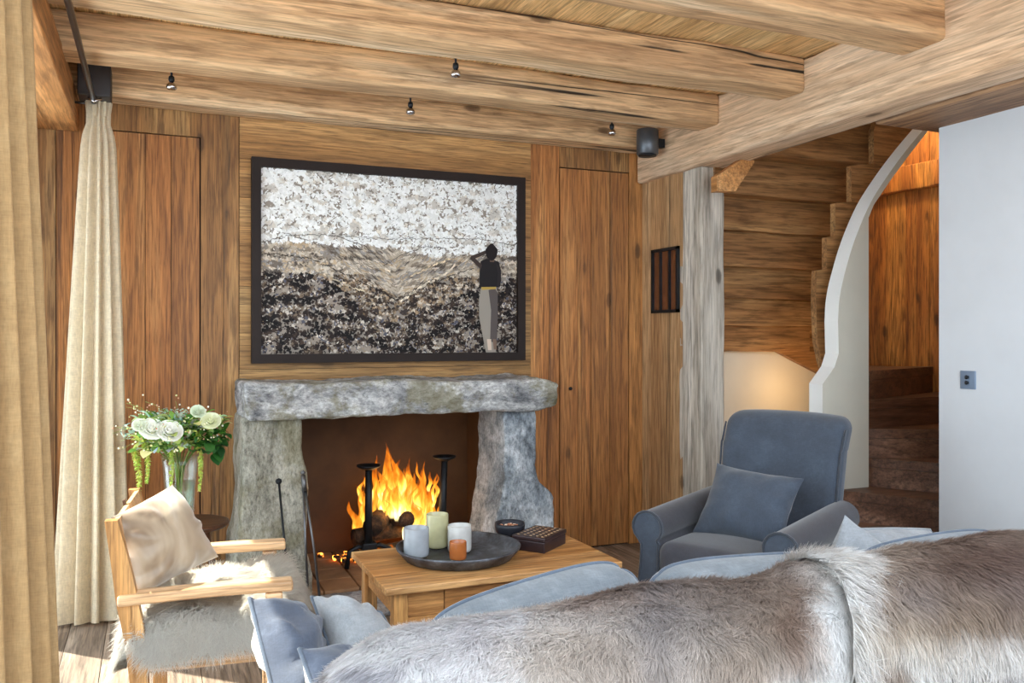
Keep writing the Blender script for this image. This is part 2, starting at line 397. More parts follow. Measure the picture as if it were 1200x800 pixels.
# back wall
Xa, Xb, Xc, Xd = -.191, .221, .408, 2.058
mb = MB()
planks_v(mb, XL-.1, Xa, 0, 2.58, YB, [.13,.16,.14])
planks_v(mb, Xb, Xc, 0, 2.58, YB, [.19])
mb.box(Xa, Xb, YB, YB+.02, 2.303, 2.58)
mb.box(Xa+.19, Xa+.192, YB, YB+.02, 2.303, 2.58)
planks_v(mb, Xd, 2.247, 0, 2.58, YB, [.19,.1])
planks_v(mb, 2.728, 2.90, 0, 2.58, YB, [.1,.09])
mb.box(2.247, 2.728, YB, YB+.02, 2.307, 2.58)
mb.cm = 1
z = .9; 
for w in (.22,.19,.24,.21,.25,.2,.22,.2):
    mb.box(Xc+.002, Xd-.002, YB-.004+random.uniform(-.002,.001), YB+.02, z+.001, min(z+w, 2.58)-.0015); z += w
    if z > 2.57: break
mb.cm = 0; planks_v(mb, 1.80, Xd, 0, .9, YB, [.13]); planks_v(mb, Xc, .60, 0, .9, YB, [.1])
mb.cm = 2
mb.box(XL-.3, .66, YB+.021, YB+.12, 0, 2.9); mb.box(1.80, 3.0, YB+.021, YB+.12, 0, 2.9); mb.box(.66, 1.80, YB+.021, YB+.12, .9, 2.9)
o = mb.build('wall_back', [M['wall'], M['wallh'], M['gap']]); struct(o, 'old brown timber plank wall behind the fireplace', 'wall')
def door(n, x0, x1, zt, widths, lab):
    m = MB(); x = x0+.004; i = 0
    while x < x1-.01:
        xe = min(x1-.004, x+widths[i % len(widths)]); i += 1
        if x1-.004-xe < .03: xe = x1-.004
        m.box(x+.0013, xe-.0013, YB+random.uniform(.0005,.0035), YB+.02, .01, zt); x = xe
    d = m.build('door_%d' % n, M['door']); struct(d, lab, 'door'); return d
d1 = door(1, Xa, Xb, 2.297, [.15,.12,.145], 'plank door set flush in the wall between curtain and fireplace')
d2 = door(2, 2.247, 2.728, 2.300, [.12,.09,.13,.14], 'plank door set flush in the wall right of the fireplace')
p = onY(668, 455, YB); m = MB(); m.lathe([(.0,0),(.010,0),(.010,.014),(.0,.016)], (0,0,0), 14)
m.v = [(p.x+a, p.y-c, p.z+b) for a, b, c in m.v]; m.build('door_handle', M['iron'], d2)
# side plank wall left of post (parallel to the depth axis)
mb = MB(); y = 4.16; i = 0
while y < 4.61:
    w = (.13,.1,.12,.14)[i % 4]; i += 1
    mb.box(2.82+random.uniform(-.002,.002), 2.86, y+.001, min(4.61, y+w)-.001, 0, 2.58); y += w
o = mb.build('wall_side', M['side']); struct(o, 'pale narrow plank wall beside the grey post', 'wall')
# stair enclosure
mb = MB(); mb.box(2.86, 4.7, 4.45, 4.60, 0, 3.2); o = mb.build('wall_stair', M['plaster']); struct(o, 'cream plaster wall behind the staircase', 'wall')
mb = MB(); y = 2.4; i = 0
while y < 4.45:
    w = (.1,.085,.12,.095,.11)[i % 5]; i += 1
    mb.box(4.50+random.uniform(-.002,.002), 4.53, y+.0007, min(4.45, y+w)-.0007, 0, 3.2); y += w
o = mb.build('wall_stair_panel', M['panel']); struct(o, 'orange knotty plank panelling beside the lower stairs', 'wall')
mb = MB(); mb.box(4.53, 4.65, 2.3, 4.6, 0, 3.2); mb.box(3.45, 4.65, 2.25, 2.38, 0, 3.2)
o = mb.build('wall_stair_outer', M['plaster']); struct(o, 'plaster wall enclosing the stairwell', 'wall')
mb = MB(); pA = onX(1030, 200, 4.49); pB = onX(1100, 183, 4.49); 
mb.rbox((4.44, 2.4, 2.22), (4.499, 4.44, 2.38), .01, (1,30,2), lambda x,y,z: (x+.006*fnoise((x,y,z),4), y, z+.008*fnoise((x,y,z+5),3)))
o = mb.build('trim_1', M['panel']); struct(o, 'horizontal timber rail across the stair panelling', 'trim')
mb = MB(); mb.box(2.98, 4.7, 2.25, 4.6, 3.2, 3.3); o = mb.build('ceiling_stairwell', M['white']); struct(o, 'white ceiling over the stairwell', 'ceiling')
# right wall
mb = MB(); mb.box(XR, XR+.12, YF, 2.83, 0, 2.6); o = mb.build('wall_right', M['white']); struct(o, 'smooth white plaster wall on the right', 'wall')
sp = onX(1135, 445, XR)
sw = thing('light_switch', 'square blue-grey switch plate on the white wall', 'light switch', (sp.x, sp.y, sp.z))
m = MB(); m.rbox((sp.x-.006, sp.y-.038, sp.z-.04), (sp.x, sp.y+.038, sp.z+.04), .002, (1,2,2)); m.build('switch_plate', M['switch'], sw)
for dz in (-.012, .012):
    m = MB(); m.lathe([(.0,.0),(.006,0),(.005,.006),(.009,.009),(.0,.012)], (0,0,0), 12)
    m.v = [(sp.x-.006-c, sp.y+a, sp.z+dz+b) for a, b, c in m.v]; m.build('toggle', M['iron'], sw)
# ceiling boards
mb = MB(); x = XL-.13; i = 0
while x < 3.3:
    w = (.16,.13,.18,.15)[i % 4]; i += 1
    mb.box(x+.0008, x+w-.0008, YC, 4.62, CEIL+random.uniform(-.001,.001), CEIL+.03); x += w
o = mb.build('ceiling', M['ceil']); struct(o, 'pale pine boards between the ceiling beams', 'ceiling')
mb = MB(); mb.box(XL-.14, 3.45, YC, 4.75, CEIL+.03, CEIL+.12); o = mb.build('ceiling_deck', M['gap']); struct(o, 'dark deck above the ceiling boards', 'ceiling')
# joists
def hewn(lo, hi, r, n, mat, name, amp=.012, seed=0, taper=0):
    m = MB()
    def fn(x, y, z):
        q = Vector((x*1.1+seed, y*1.1, z*1.1+seed*.37))
        w = noise.noise_vector(q*1.3)*amp + noise.noise_vector(q*7)*amp*.28
        return x+w.x, y+w.y, z+w.z
    m.rbox(lo, hi, r, n, fn); return m.build(name, mat)
JY = [(4.42,4.60,'closest to the wall with the picture'),(3.76,3.955,'second out from the wall with the picture'),(3.106,3.30,'third out from the wall with the picture'),(2.35,2.56,'nearest to the viewer, ending at top right'),(1.60,1.80,'just outside the top of the view')]
for i, (a, b, t) in enumerate(JY):
    o = hewn((XL+.0, a, 2.42), (2.785, b, CEIL+.0), .022, (90,4,4), M['beam'], 'ceiling_beam', .011 if i else .013, i*3.3+1)
    struct(o, 'hewn pine ceiling joist, '+t, 'beam')
o = hewn((2.775, YC-.1, 2.243), (2.98, 4.60, CEIL+.0), .018, (4,140,6), M['beamy'], 'ceiling_beam', .012, 23)
struct(o, 'thick pale cross beam carrying the joists, resting on the grey post', 'beam')
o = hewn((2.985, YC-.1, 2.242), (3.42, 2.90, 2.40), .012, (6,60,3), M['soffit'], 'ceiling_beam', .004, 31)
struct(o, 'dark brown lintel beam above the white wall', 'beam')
mb = MB(); mb.box(2.985, 3.45, YC, 2.90, 2.40, CEIL+.03); o = mb.build('ceiling_upstand', M['white']); struct(o, 'plaster above the dark lintel', 'ceiling')
mb = MB(); mb.box(2.90, 3.0, 2.9, 4.6, CEIL, 3.2); mb.box(2.98, 3.5, 2.82, 2.90, 2.40, 3.2); o = mb.build('wall_stair_upper', M['plaster']); struct(o, 'plaster above the beam beside the stairwell', 'wall')
o = hewn((XL-.02, YC-.1, 2.276), (-.33, 4.60, 2.44), .006, (4,60,3), M['plate'], 'ceiling_beam', .003, 41)
struct(o, 'smooth orange wall-plate beam over the window curtains', 'beam')
o = hewn((2.82, 3.98, 0), (2.98, 4.20, 2.25), .014, (6,6,60), M['post'], 'pillar', .010, 51)
struct(o, 'weathered grey timber post under the cross beam', 'post')
# left wall with the tall window
mb = MB(); mb.box(XL-.15, XL, YF, .4, 0, 2.6); mb.box(XL-.15, XL, 4.36, 4.75, 0, 2.6); mb.box(XL-.15, XL, .4, 4.36, 2.3, 2.6)
o = mb.build('wall_left', M['plaster']); struct(o, 'plaster wall around the tall windows on the left', 'wall')
mb = MB()
for y in (.43, 1.74, 3.05, 4.33): mb.box(XL-.1, XL-.03, y-.03, y+.03, 0, 2.3)
mb.box(XL-.1, XL-.03, .4, 4.36, 0, .06); mb.box(XL-.1, XL-.03, .4, 4.36, 2.22, 2.3)
w = mb.build('window_1', M['plate']); struct(w, 'tall timber framed windows behind the curtains', 'window')
mb = MB(); mb.box(XL-.068, XL-.062, .42, 4.34, .05, 2.23); mb.build('pane', M['glass'], w)
# small internal window with bars
p0 = onX(766, 292, 2.82); p1 = onX(797, 362, 2.82); ya, yb = p1.y, p0.y; za, zb = 1.43, 1.815
mb = MB(); X = 2.812; t = .018
mb.box(X-.012, X+.012, ya, yb, za, za+t); mb.box(X-.012, X+.012, ya, yb, zb-t, zb); mb.box(X-.012, X+.012, ya, ya+t, za, zb); mb.box(X-.012, X+.012, yb-t, yb, za, zb)
w = mb.build('window_2', M['iron']); struct(w, 'small black iron grille set in the pale plank wall', 'window')
for k in range(1,3):
    m = MB(); yy = lerp(ya, yb, k/3); m.box(X-.008, X+.008, yy-.009, yy+.009, za+t, zb-t); m.build('bar', M['iron'], w)
m = MB(); m.box(2.814, 2.8175, ya+t, yb-t, za+t, zb-t); m.build('pane', plain('brown_pane', (104,62,38), .2, var=.2), w)
# ================================================================== STAIRCASE
st = thing('staircase', 'winding dark oak staircase curving up behind the grey post', 'staircase', (3.6,3.6,0))
ys = [3.79,3.97,4.10,4.17,4.26,4.33,4.38,4.42]; zs = [3.15,2.302,2.106,1.919,1.713,1.528,1.365,1.20]
def warp(a, s): return lambda x,y,z: (x, y+a*fnoise((x+s,y,z),2,2), z+a*fnoise((x,y+s,z),2.5,2))
for k in range(7):
    m = MB(); m.rbox((2.9, ys[k], zs[k+1]-.008), (3.95, ys[k]+.035, zs[k]-.0), .004, (24,1,4), warp(.006, k*2.1)); m.build('riser', M['stair'], st)
    m = MB(); m.rbox((2.9, ys[k]+.037, zs[k+1]-.0), (3.95, ys[k+1]+.03, zs[k+1]+.032), .004, (20,2,1), warp(.003, k)); m.build('tread', M['stair'], st)
sl = [(1046,100),(1024,152),(1024,192),(998,194),(998,236),(979,238),(979,276),(969,278),(969,315),(957,317),(956,350),(957,380),(958,400),(962,420),(966,436)]
sr = [(976,420),(977,400),(977,376),(974,372),(979,344),(987,312),(999,280),(1015,240),(1035,206),(1059,172),(1083,146),(1083,100)]
m = MB(); m.prism([onY(u, v, 3.72) for u, v in sl+sr], (0,.04,0)); o = m.build('stringer', M['stair'], st)
lb = [(840,345),(840,374),(850,381),(875,391),(905,408),(935,424),(958,436),(972,444),(975,400),(960,380)]
m = MB(); m.prism([onY(u, v, 4.40) for u, v in lb], (0,.045,0)); m.build('stringer', M['stair'], st)
m = MB(); m.prism([onY(u, v, 3.75) for u, v in [(840,206),(882,178),(884,190),(862,224),(850,224),(840,224)]], (0,.05,0)); m.build('brace', M['plate'], st)
# lower winder steps round the end of the partition
PV = Vector((3.60, 3.555, 0))
def edge_pt(ang, org, lim=1.6):
    d = Vector((math.cos(math.radians(ang)), math.sin(math.radians(ang)), 0)); t = lim
    if d.x > 1e-6: t = min(t, (4.497-org.x)/d.x)
    if d.y < -1e-6: t = min(t, (2.40-org.y)/d.y)
    if d.y > 1e-6: t = min(t, (4.44-org.y)/d.y)
    return org+d*t
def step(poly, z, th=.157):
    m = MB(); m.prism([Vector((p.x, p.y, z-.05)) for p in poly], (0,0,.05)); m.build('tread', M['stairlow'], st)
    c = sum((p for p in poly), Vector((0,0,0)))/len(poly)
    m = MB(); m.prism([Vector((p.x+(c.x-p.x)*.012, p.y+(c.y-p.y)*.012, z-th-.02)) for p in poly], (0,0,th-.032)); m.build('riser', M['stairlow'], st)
P3 = Vector((3.42, 3.44, 0))
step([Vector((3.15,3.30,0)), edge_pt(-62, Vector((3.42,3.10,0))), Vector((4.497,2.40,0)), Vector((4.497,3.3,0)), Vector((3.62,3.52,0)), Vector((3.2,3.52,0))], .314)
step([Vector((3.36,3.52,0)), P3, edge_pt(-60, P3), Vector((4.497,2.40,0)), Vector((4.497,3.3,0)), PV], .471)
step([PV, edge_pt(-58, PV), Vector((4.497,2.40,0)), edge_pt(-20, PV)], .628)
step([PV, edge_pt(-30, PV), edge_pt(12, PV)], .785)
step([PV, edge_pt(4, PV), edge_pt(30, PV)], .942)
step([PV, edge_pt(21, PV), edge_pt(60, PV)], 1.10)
# curved plaster partition
edge = [(1093,139),(1087,146),(1062,176),(1040,206),(1020,238),(1002,280),(990,320),(984,348),(982,376),(983,414),(978,430),(964,450),(964,500),(964,600)]
inner = [(1018,655),(1018,255),(1024,240),(1043,212),(1065,182),(1090,150),(1097,143)]
e2 = []
for a, b in zip(edge[:9], edge[1:10]):      # refine the curve
    for k in range(4): e2.append((lerp(a[0],b[0],k/4), lerp(a[1],b[1],k/4)))
def cr(pts, n=5):
    out = []
    for i in range(len(pts)-1):
        p0 = pts[max(i-1,0)]; p1 = pts[i]; p2 = pts[i+1]; p3 = pts[min(i+2, len(pts)-1)]
        for k in range(n):
            t = k/n; out.append(tuple(.5*((2*b)+(-a+c)*t+(2*a-5*b+4*c-d)*t*t+(-a+3*b-3*c+d)*t**3) for a, b, c, d in zip(p0, p1, p2, p3)))
    out.append(pts[-1]); return out
e2 = cr(edge[:9])+edge[9:]
pa = [onY(u, v, 3.53) for u, v in e2]; pb = [onY(u, v, 3.53) for u, v in inner]
fz = lambda p: Vector((p.x, p.y, max(p.z, .315)))
poly = [fz(p) for p in pa]+[fz(Vector((pa[-1].x, 3.53, .3)))]+[Vector((pb[0].x, 3.53, .315))]+pb[1:]
mb = MB(); mb.prism(poly, (0,.10,0)); mb.mi = [0,0]+[1]*(len(mb.f)-2); o = mb.build('wall_partition', [M['plaster2'], M['plaster_lit']]); struct(o, 'thin plaster partition with a curved edge beside the stairs', 'wall')  # faces around the rim take the plaster with painted-in light
mb = MB(); x0 = pa[-1].x; mb.box(x0, pb[0].x, 3.53, 3.63, 0, .155); o = mb.build('wall_partition_foot', M['white']); struct(o, 'foot of the plaster partition', 'wall')
# ================================================================== FIREPLACE
fp = thing('fireplace', 'rough granite slab fireplace with massive stone mantel and lit fire', 'fireplace', (1.2,4.4,0))
def rock(lo, hi, r, n, name, mat, shape=None, amp=.02, seed=0, parent=fp, lay=0):
    m = MB()
    def fn(x, y, z):
        if shape: x, y, z = shape(x, y, z)
        q = Vector((x, y, z))+Vector((seed, seed*.7, 0))
        w = noise.noise_vector(q*2.2)*amp*.75+noise.noise_vector(q*7)*amp*.6+noise.noise_vector(q*20)*amp*.38+noise.noise_vector(q*45)*amp*.16
        c = abs(noise.noise(q*5))*amp*lay
        return x+w.x+c, y+w.y+c, z+w.z*.8
    m.rbox(lo, hi, r, n, fn); return m.build(name, mat, parent)
def mantel(x, y, z):
    t = (x-.378)/1.64
    if z > 1.0: z += .005*math.sin(x*7)
    if z < .95: z += .004*math.sin(x*5+1)
    if t > .93: zz = (z-.98); z = .98+zz*(1-.35*(t-.93)/.07)+.0
    return x, y, z
rock((.385,4.14,.895), (2.015,4.60,1.068), .022, (130,24,16), 'mantel', M['stone'], mantel, .017, 3, lay=.6)
def slabL(x, y, z):
    t = 1-z/.9; s = (x-.40)/.255
    x0 = .395-.060*t-.010*math.sin(z*9); x1 = .662+.05*t+.008*math.sin(z*14)
    return lerp(x0, x1, s), y-.03*t, z
rock((.40,4.20,0), (.655,4.60,.91), .02, (22,14,60), 'side_stone', M['stoneL'], slabL, .014, 9, lay=.6)
def slabR(x, y, z):
    t = 1-z/.9; s = (x-1.72)/.19
    x0 = 1.715-.10*t*sstep(.2,1,t); x1 = 1.905+.02*t
    x1 += .095*sstep(.56,.40,z)-.02*sstep(.3,.1,z)
    return lerp(x0, x1, s), y-.03*t, z
rock((1.72,4.20,0), (1.91,4.60,.91), .018, (22,14,60), 'side_stone', M['stoneR'], slabR, .014, 17, lay=.7)
m = MB(); m.box(.62, 1.84, 5.0, 5.05, 0, 1.04); m.build('firebox_back', M['firebox'], fp)
m = MB(); m.box(.58, .64, 4.56, 5.05, 0, .97); m.build('firebox_side', M['soot'], fp)
m = MB(); m.box(1.80, 1.86, 4.56, 5.05, 0, .97); m.build('firebox_side', M['firebox'], fp)
m = MB(); m.box(.58, 1.86, 4.56, 5.05, .96, 1.04); m.build('smoke_shelf', M['soot'], fp)
m = MB(); m.box(1.73, 1.80, 4.55, 4.60, 0.03, .9); m.build('jamb', M['brick'], fp)
m = MB()
for i in range(7):
    for j in range(4):
        m.rbox((.60+i*.18+.003*(j%2), 4.24+j*.2, .0), (.775+i*.18, 4.435+j*.2, .035), .006, (1,1,1))
m.build('hearth_brick_bed', M['brick'], fp)
m = MB(); m.rbox((.30,3.86,-.0), (2.0,4.235,.022), .01, (40,12,1), lambda x,y,z: (x, y+.006*fnoise((x,y,1),3), z+(.002*fnoise((x,y,0),9) if z > .01 else 0))); m.build('hearth_slab', M['hearth'], fp)
# fissure down the inner face of the right stone
m = MB(); pts = [(1.716-.0*k, 4.50-.022*k+.01*math.sin(k*2.1), .86-.07*k) for k in range(9)]
pts = [onX(560+14*(k/9)+2*math.sin(k*1.9), 492+10.5*k, 1.70-.012*max(0,k-3)) for k in range(9)]
m.tube(pts, [.006-.0003*k for k in range(9)], 6); m.build('iron_chain_cover', M['soot'], fp) if False else None
# andirons
for i, (u, lab) in enumerate(((432,'black iron andiron with a flat dish top, left of the flames'),(517,'black iron andiron with a flat dish top, right of the flames'))):
    p = onY(u, 640, 4.60); zt = .575 if i == 0 else .60
    a = thing('andiron', lab, 'andiron', (p.x, p.y, .035), group=None)
    tx = p.x+(.0 if i == 0 else .02)
    m = MB(); m.tube([(p.x, p.y, .12), (lerp(p.x,tx,.5), p.y, .35), (tx, p.y, zt-.01)], [.026,.021,.018], 10); m.build('post', M['iron'], a)
    m = MB(); m.lathe([(0,-.012),(.03,-.012),(.062,.004),(.066,.014),(.05,.012),(.03,.004),(0,.002)], (tx, p.y, zt), 24); m.build('dish', M['iron'], a)
    m = MB(); m.rbox((p.x-.04,p.y-.035,.10), (p.x+.04,p.y+.035,.17), .01, (2,2,2)); m.build('collar', M['iron'], a)
    m = MB(); m.bar((p.x, p.y, .13), (p.x, p.y+.33, .13), .03, .03); m.bar((p.x, p.y+.31, .13), (p.x, p.y+.31, .036), .03, .03); m.build('log_bar', M['iron'], a)
    for s in (-1, 1):
        m = MB(); m.tube([(p.x, p.y, .13), (p.x+s*.06, p.y-.01, .15), (p.x+s*.11, p.y-.02, .13), (p.x+s*.125, p.y-.02, .042)], .014, 8); m.build('foot', M['iron'], a)
# logs
N = NT('charred_log'); tc = N.n('ShaderNodeTexCoord'); n1 = N.n('ShaderNodeTexNoise', Scale=16, Detail=6, Roughness=.7); N.l(tc.outputs['Object'], n1.inputs[0])
N.principled(N.ramp(n1.outputs[0], [(.35,(.006,.005,.004)),(.5,(.05,.022,.01)),(.65,(.16,.07,.03))]), .9, bump=n1.outputs[0], bs=1, bd=.02); M['log'] = N.m
N = NT('log_end'); tc = N.n('ShaderNodeTexCoord'); n1 = N.n('ShaderNodeTexWave', _wave_type='RINGS', Scale=30, Distortion=2); N.l(tc.outputs['Object'], n1.inputs[0])
N.principled(N.ramp(n1.outputs[1], [(0,s2l((70,40,20))),(1,s2l((150,96,50)))]), .9); M['logend'] = N.m
logs = [((1.02,4.66,.185),(1.46,4.78,.20),.045,'charred log lying across the andirons at the front'),((1.05,4.85,.19),(1.55,4.82,.19),.05,'charred log lying at the back of the fire'),((1.10,4.58,.25),(1.26,4.86,.275),.055,'short log end facing the room on top of the fire'),((1.30,4.60,.27),(1.24,4.88,.25),.045,'split log leaning in the middle of the fire'),((1.16,4.62,.10),(1.38,4.80,.085),.035,'half burnt branch glowing under the logs')]
for a, b, r, lab in logs:
    m = MB(); a = Vector(a); b = Vector(b); pts = [a.lerp(b, k/8)+noise.noise_vector(Vector((k*.6, a.x*9, 1)))*.008 for k in range(9)]
    m.tube(pts, [r*(1+.12*noise.noise(Vector((k, b.x*7, 3)))) for k in range(9)], 14)
    o = m.build('firewood_log', M['log']); tag(o, lab, 'log', 'logs in the fire')
# embers + flames
N = NT('ember_glow'); tc = N.n('ShaderNodeTexCoord'); n1 = N.n('ShaderNodeTexNoise', Scale=30, Detail=4); N.l(tc.outputs['Object'], n1.inputs[0])
p = N.principled(N.ramp(n1.outputs[0], [(.4,(.01,.008,.007)),(.7,(.2,.15,.12))]), .9); e = N.ramp(n1.outputs[0], [(.5,(0,0,0)),(.62,(1,.25,.03))]); N.l(e, p.inputs['Emission Color']); p.inputs['Emission Strength'].default_value = 6
m = MB()
for k in range(150):
    x = random.gauss(1.25,.13); y = random.gauss(4.74,.07); r = random.uniform(.008,.02); m.rbox((x-r,y-r,.036),(x+r,y+r,.036+r*1.4), r*.4, (1,1,1))
o = m.build('embers', N.m); tag(o, 'glowing embers and ash under the burning logs', 'embers', kind='stuff')
N = NT('flame'); a = N.n('ShaderNodeAttribute', _attribute_name='col'); hs_ = N.n('ShaderNodeSeparateColor'); N.l(a.outputs['Color'], hs_.inputs[0]); heat_ = hs_.outputs[0]; tc = N.n('ShaderNodeTexCoord')
mp = N.n('ShaderNodeMapping'); mp.inputs['Scale'].default_value = (22,22,7); N.l(tc.outputs['Object'], mp.inputs[0])
n1 = N.n('ShaderNodeTexNoise', Scale=1, Detail=3, Distortion=1.2); N.l(mp.outputs[0], n1.inputs[0])
hh = N.math('ADD', heat_, N.math('MULTIPLY', N.math('SUBTRACT', n1.outputs[0], .5), .9))
ecol = N.ramp(hh, [(.0,(.9,.12,.005)),(.35,(1,.27,.015)),(.62,(1,.5,.06)),(.9,(1,.82,.35))])
em = N.n('ShaderNodeEmission'); N.l(ecol, em.inputs[0]); N.l(N.math('ADD', N.math('MULTIPLY', N.math('POWER', N.math('MAXIMUM', hh, 0.0), 2.2), 3.0), .5), em.inputs[1])
tr = N.n('ShaderNodeBsdfTransparent'); lw = N.n('ShaderNodeLayerWeight', Blend=.5)
al = N.math('MULTIPLY', N.math('MULTIPLY', N.ramp(lw.outputs['Facing'], [(.1,1),(.7,0)]), hs_.outputs[1]), N.ramp(hh, [(.02,0.0),(.3,.55),(.75,.9)]))
mx = N.n('ShaderNodeMixShader'); N.l(al, mx.inputs[0]); N.l(tr.outputs[0], mx.inputs[1]); N.l(em.outputs[0], mx.inputs[2]); N.l(mx.outputs[0], N.out.inputs[0]); M['flame'] = N.m
m = MB(); heat = []
def tongue(x, y, z, h, w, lean, seed, h0=.72):
    n = 14; seg = 16; vs = []; fs = []
    for i in range(seg+1):
        t = i/seg; r = w*(math.sin(PI*min(1, t*1.0+.12))**.8)*(1-t)**.55 if t < 1 else 0
        cx = x+lean*h*t*t+.035*math.sin(t*5+seed)*t+.012*math.sin(t*13+seed*3)*t; cy = y+.015*math.sin(t*6+seed*2)*t
        for k in range(n):
            ph = 2*PI*k/n; rr = r*(1+.3*noise.noise(Vector((math.cos(ph), math.sin(ph), t*4+seed))))
            vs.append((cx+rr*math.cos(ph), cy+rr*.55*math.sin(ph), z+h*t)); heat.append((max(0, h0*(1-1.1*t)), min(1, t*5+.0), 0))
    for i in range(seg):
        for k in range(n): fs.append((i*n+k, i*n+(k+1)%n, (i+1)*n+(k+1)%n, (i+1)*n+k))
    m.add(vs, fs, True)
spec = [(1.20,4.72,.26,.34,.055,-.05),(1.27,4.74,.24,.40,.06,.02),(1.34,4.72,.16,.40,.07,.0),(1.40,4.74,.16,.42,.06,.05),(1.46,4.76,.18,.34,.045,.10),(1.50,4.76,.20,.26,.03,.15),
        (1.14,4.74,.24,.28,.045,-.1),(1.08,4.74,.20,.30,.04,-.12),(1.04,4.70,.18,.24,.035,-.15),(1.24,4.66,.27,.22,.05,0),(1.33,4.64,.10,.34,.055,.02),(1.38,4.66,.10,.30,.05,.0),(1.18,4.80,.3,.36,.03,.06),(1.30,4.8,.3,.38,.028,-.04),(1.43,4.8,.3,.30,.025,.1),(1.12,4.6,.05,.14,.03,.2),(1.22,4.60,.05,.12,.03,.1)]
for i, s in enumerate(spec): tongue(*s, i*1.7, (1.05 if 1.30 < s[0] < 1.42 else .85 if 1.18 < s[0] < 1.3 else .62))
for q in ((1.22,4.76,.28,.46,.05,.0,1.0),(1.30,4.78,.24,.44,.055,-.04,1.05),(1.38,4.78,.18,.46,.06,.02,1.1),(1.44,4.72,.14,.36,.05,.06,.9),(1.26,4.63,.26,.24,.045,.05,1.0)):
    tongue(*q[:6], q[1]*31+q[0]*7, q[6])
for i in range(34):
    x = random.uniform(1.04,1.5); h = random.uniform(.10,.24); tongue(x, random.uniform(4.64,4.82), random.uniform(.24,.46-.35*abs(x-1.3)), h, random.uniform(.008,.02), random.uniform(-.15,.2), i*2.3+40)
fo = m.build('flames', M['flame']); tag(fo, 'bright orange flames rising from the logs in the fireplace', 'fire', kind='stuff')
at = fo.data.attributes.new('col', 'FLOAT_COLOR', 'POINT'); hc = np.ones((len(heat), 4), dtype=np.float32); hc[:, :3] = np.array(heat, dtype=np.float32); at.data.foreach_set('color', hc.ravel())
# fire tools
p = thing('fire_poker', 'slim black poker leaning on the left hearth stone', 'poker', (.55,4.08,.02))
m = MB(); m.tube([(.60,3.98,.023),(.565,4.06,.3),(.545,4.125,.60)], .0055, 8); m.build('shaft', M['iron'], p)
m = MB(); m.lathe([(0,-.015),(.012,-.01),(.015,0),(.012,.01),(0,.015)], (.544,4.127,.61), 14); m.build('knob', M['iron'], p)
p = thing('fire_tongs', 'steel fire tongs leaning beside the firebox opening', 'tongs', (.72,4.08,.02))
m = MB(); m.tube([(.725,4.05,.03),(.70,4.09,.3),(.668,4.14,.57)], .006, 8); m.build('arm', M['steel'], p)
m = MB(); m.tube([(.675,4.09,.045),(.665,4.1,.3),(.660,4.14,.57)], .006, 8); m.build('arm', M['steel'], p)
m = MB(); m.tube([(.668,4.14,.55),(.664,4.145,.59),(.660,4.147,.63)], [.016,.012,.010], 10); m.lathe([(0,-.012),(.014,0),(0,.014)], (.660,4.147,.64), 12); m.build('handle', M['steel'], p)
m = MB(); m.lathe([(.0,0),(.018,0),(.016,.01),(.008,.03),(.0,.034)], (.725,4.05,.023), 12); m.build('foot', M['iron'], p)
# ================================================================== PICTURE
yf = 4.56; x0, x1, z0, z1 = .466, 2.003, 1.151, 2.216; fw = .047
M['frame'].node_tree.nodes; pic = thing('framed_picture', 'large framed paper collage of hills with a standing woman above the mantel', 'picture', (1.23, 4.6, z0))
m = MB()
for a, b, c, d in ((x0,x1,z0,z0+fw),(x0,x1,z1-fw,z1)):
    s = fw if c == z0 else -fw; e0, e1 = (c, d) if c == z0 else (d, c)
    m.hexa([(x0,yf,min(c,d)) if 0 else p for p in ([(x0,yf,c),(x1,yf,c),(x1,4.604,c),(x0,4.604,c),(x0+fw,yf,d),(x1-fw,yf,d),(x1-fw,4.604,d),(x0+fw,4.604,d)] if c == z0 else [(x0+fw,yf,c),(x1-fw,yf,c),(x1-fw,4.604,c),(x0+fw,4.604,c),(x0,yf,d),(x1,yf,d),(x1,4.604,d),(x0,4.604,d)])])
m.hexa([(x0,yf,z0),(x0+fw,yf,z0+fw),(x0+fw,4.604,z0+fw),(x0,4.604,z0),(x0,yf,z1),(x0+fw,yf,z1-fw),(x0+fw,4.604,z1-fw),(x0,4.604,z1)])
m.hexa([(x1-fw,yf,z0+fw),(x1,yf,z0),(x1,4.604,z0),(x1-fw,4.604,z0+fw),(x1-fw,yf,z1-fw),(x1,yf,z1),(x1,4.604,z1),(x1-fw,4.604,z1-fw)])
m.build('frame', M['frame'], pic)
ix0, ix1, iz0, iz1 = x0+fw, x1-fw, z0+fw, z1-fw; W = ix1-ix0; H = iz1-iz0
class CM(MB):                                    # mesh with a colour per vertex
    def __init__(s): super().__init__(); s.c = []
    def addc(s, vs, fs, col, smooth=False):
        s.add(vs, fs, smooth); s.c += [col]*len(vs)
    def buildc(s, name, mat, parent=None):
        o = s.build(name, mat, parent); a = o.data.attributes.new('col', 'FLOAT_COLOR', 'POINT')
        arr = np.ones((len(s.v), 4), dtype=np.float32); arr[:, :3] = np.array(s.c, dtype=np.float32); a.data.foreach_set('color', arr.ravel()); return o
m = CM(); yp = 4.588
m.addc([(ix0,yp,iz0),(ix1,yp,iz0),(ix1,yp,iz1),(ix0,yp,iz1)], [(0,1,2,3)], s2l((150,140,130)))
def hill(s): return .585+.02*math.sin(s*6.5)+.012*math.sin(s*17)
def valley(s): return .30+.95*abs(s-.50)*(1 if s < .5 else .72)     # V of the hill flanks
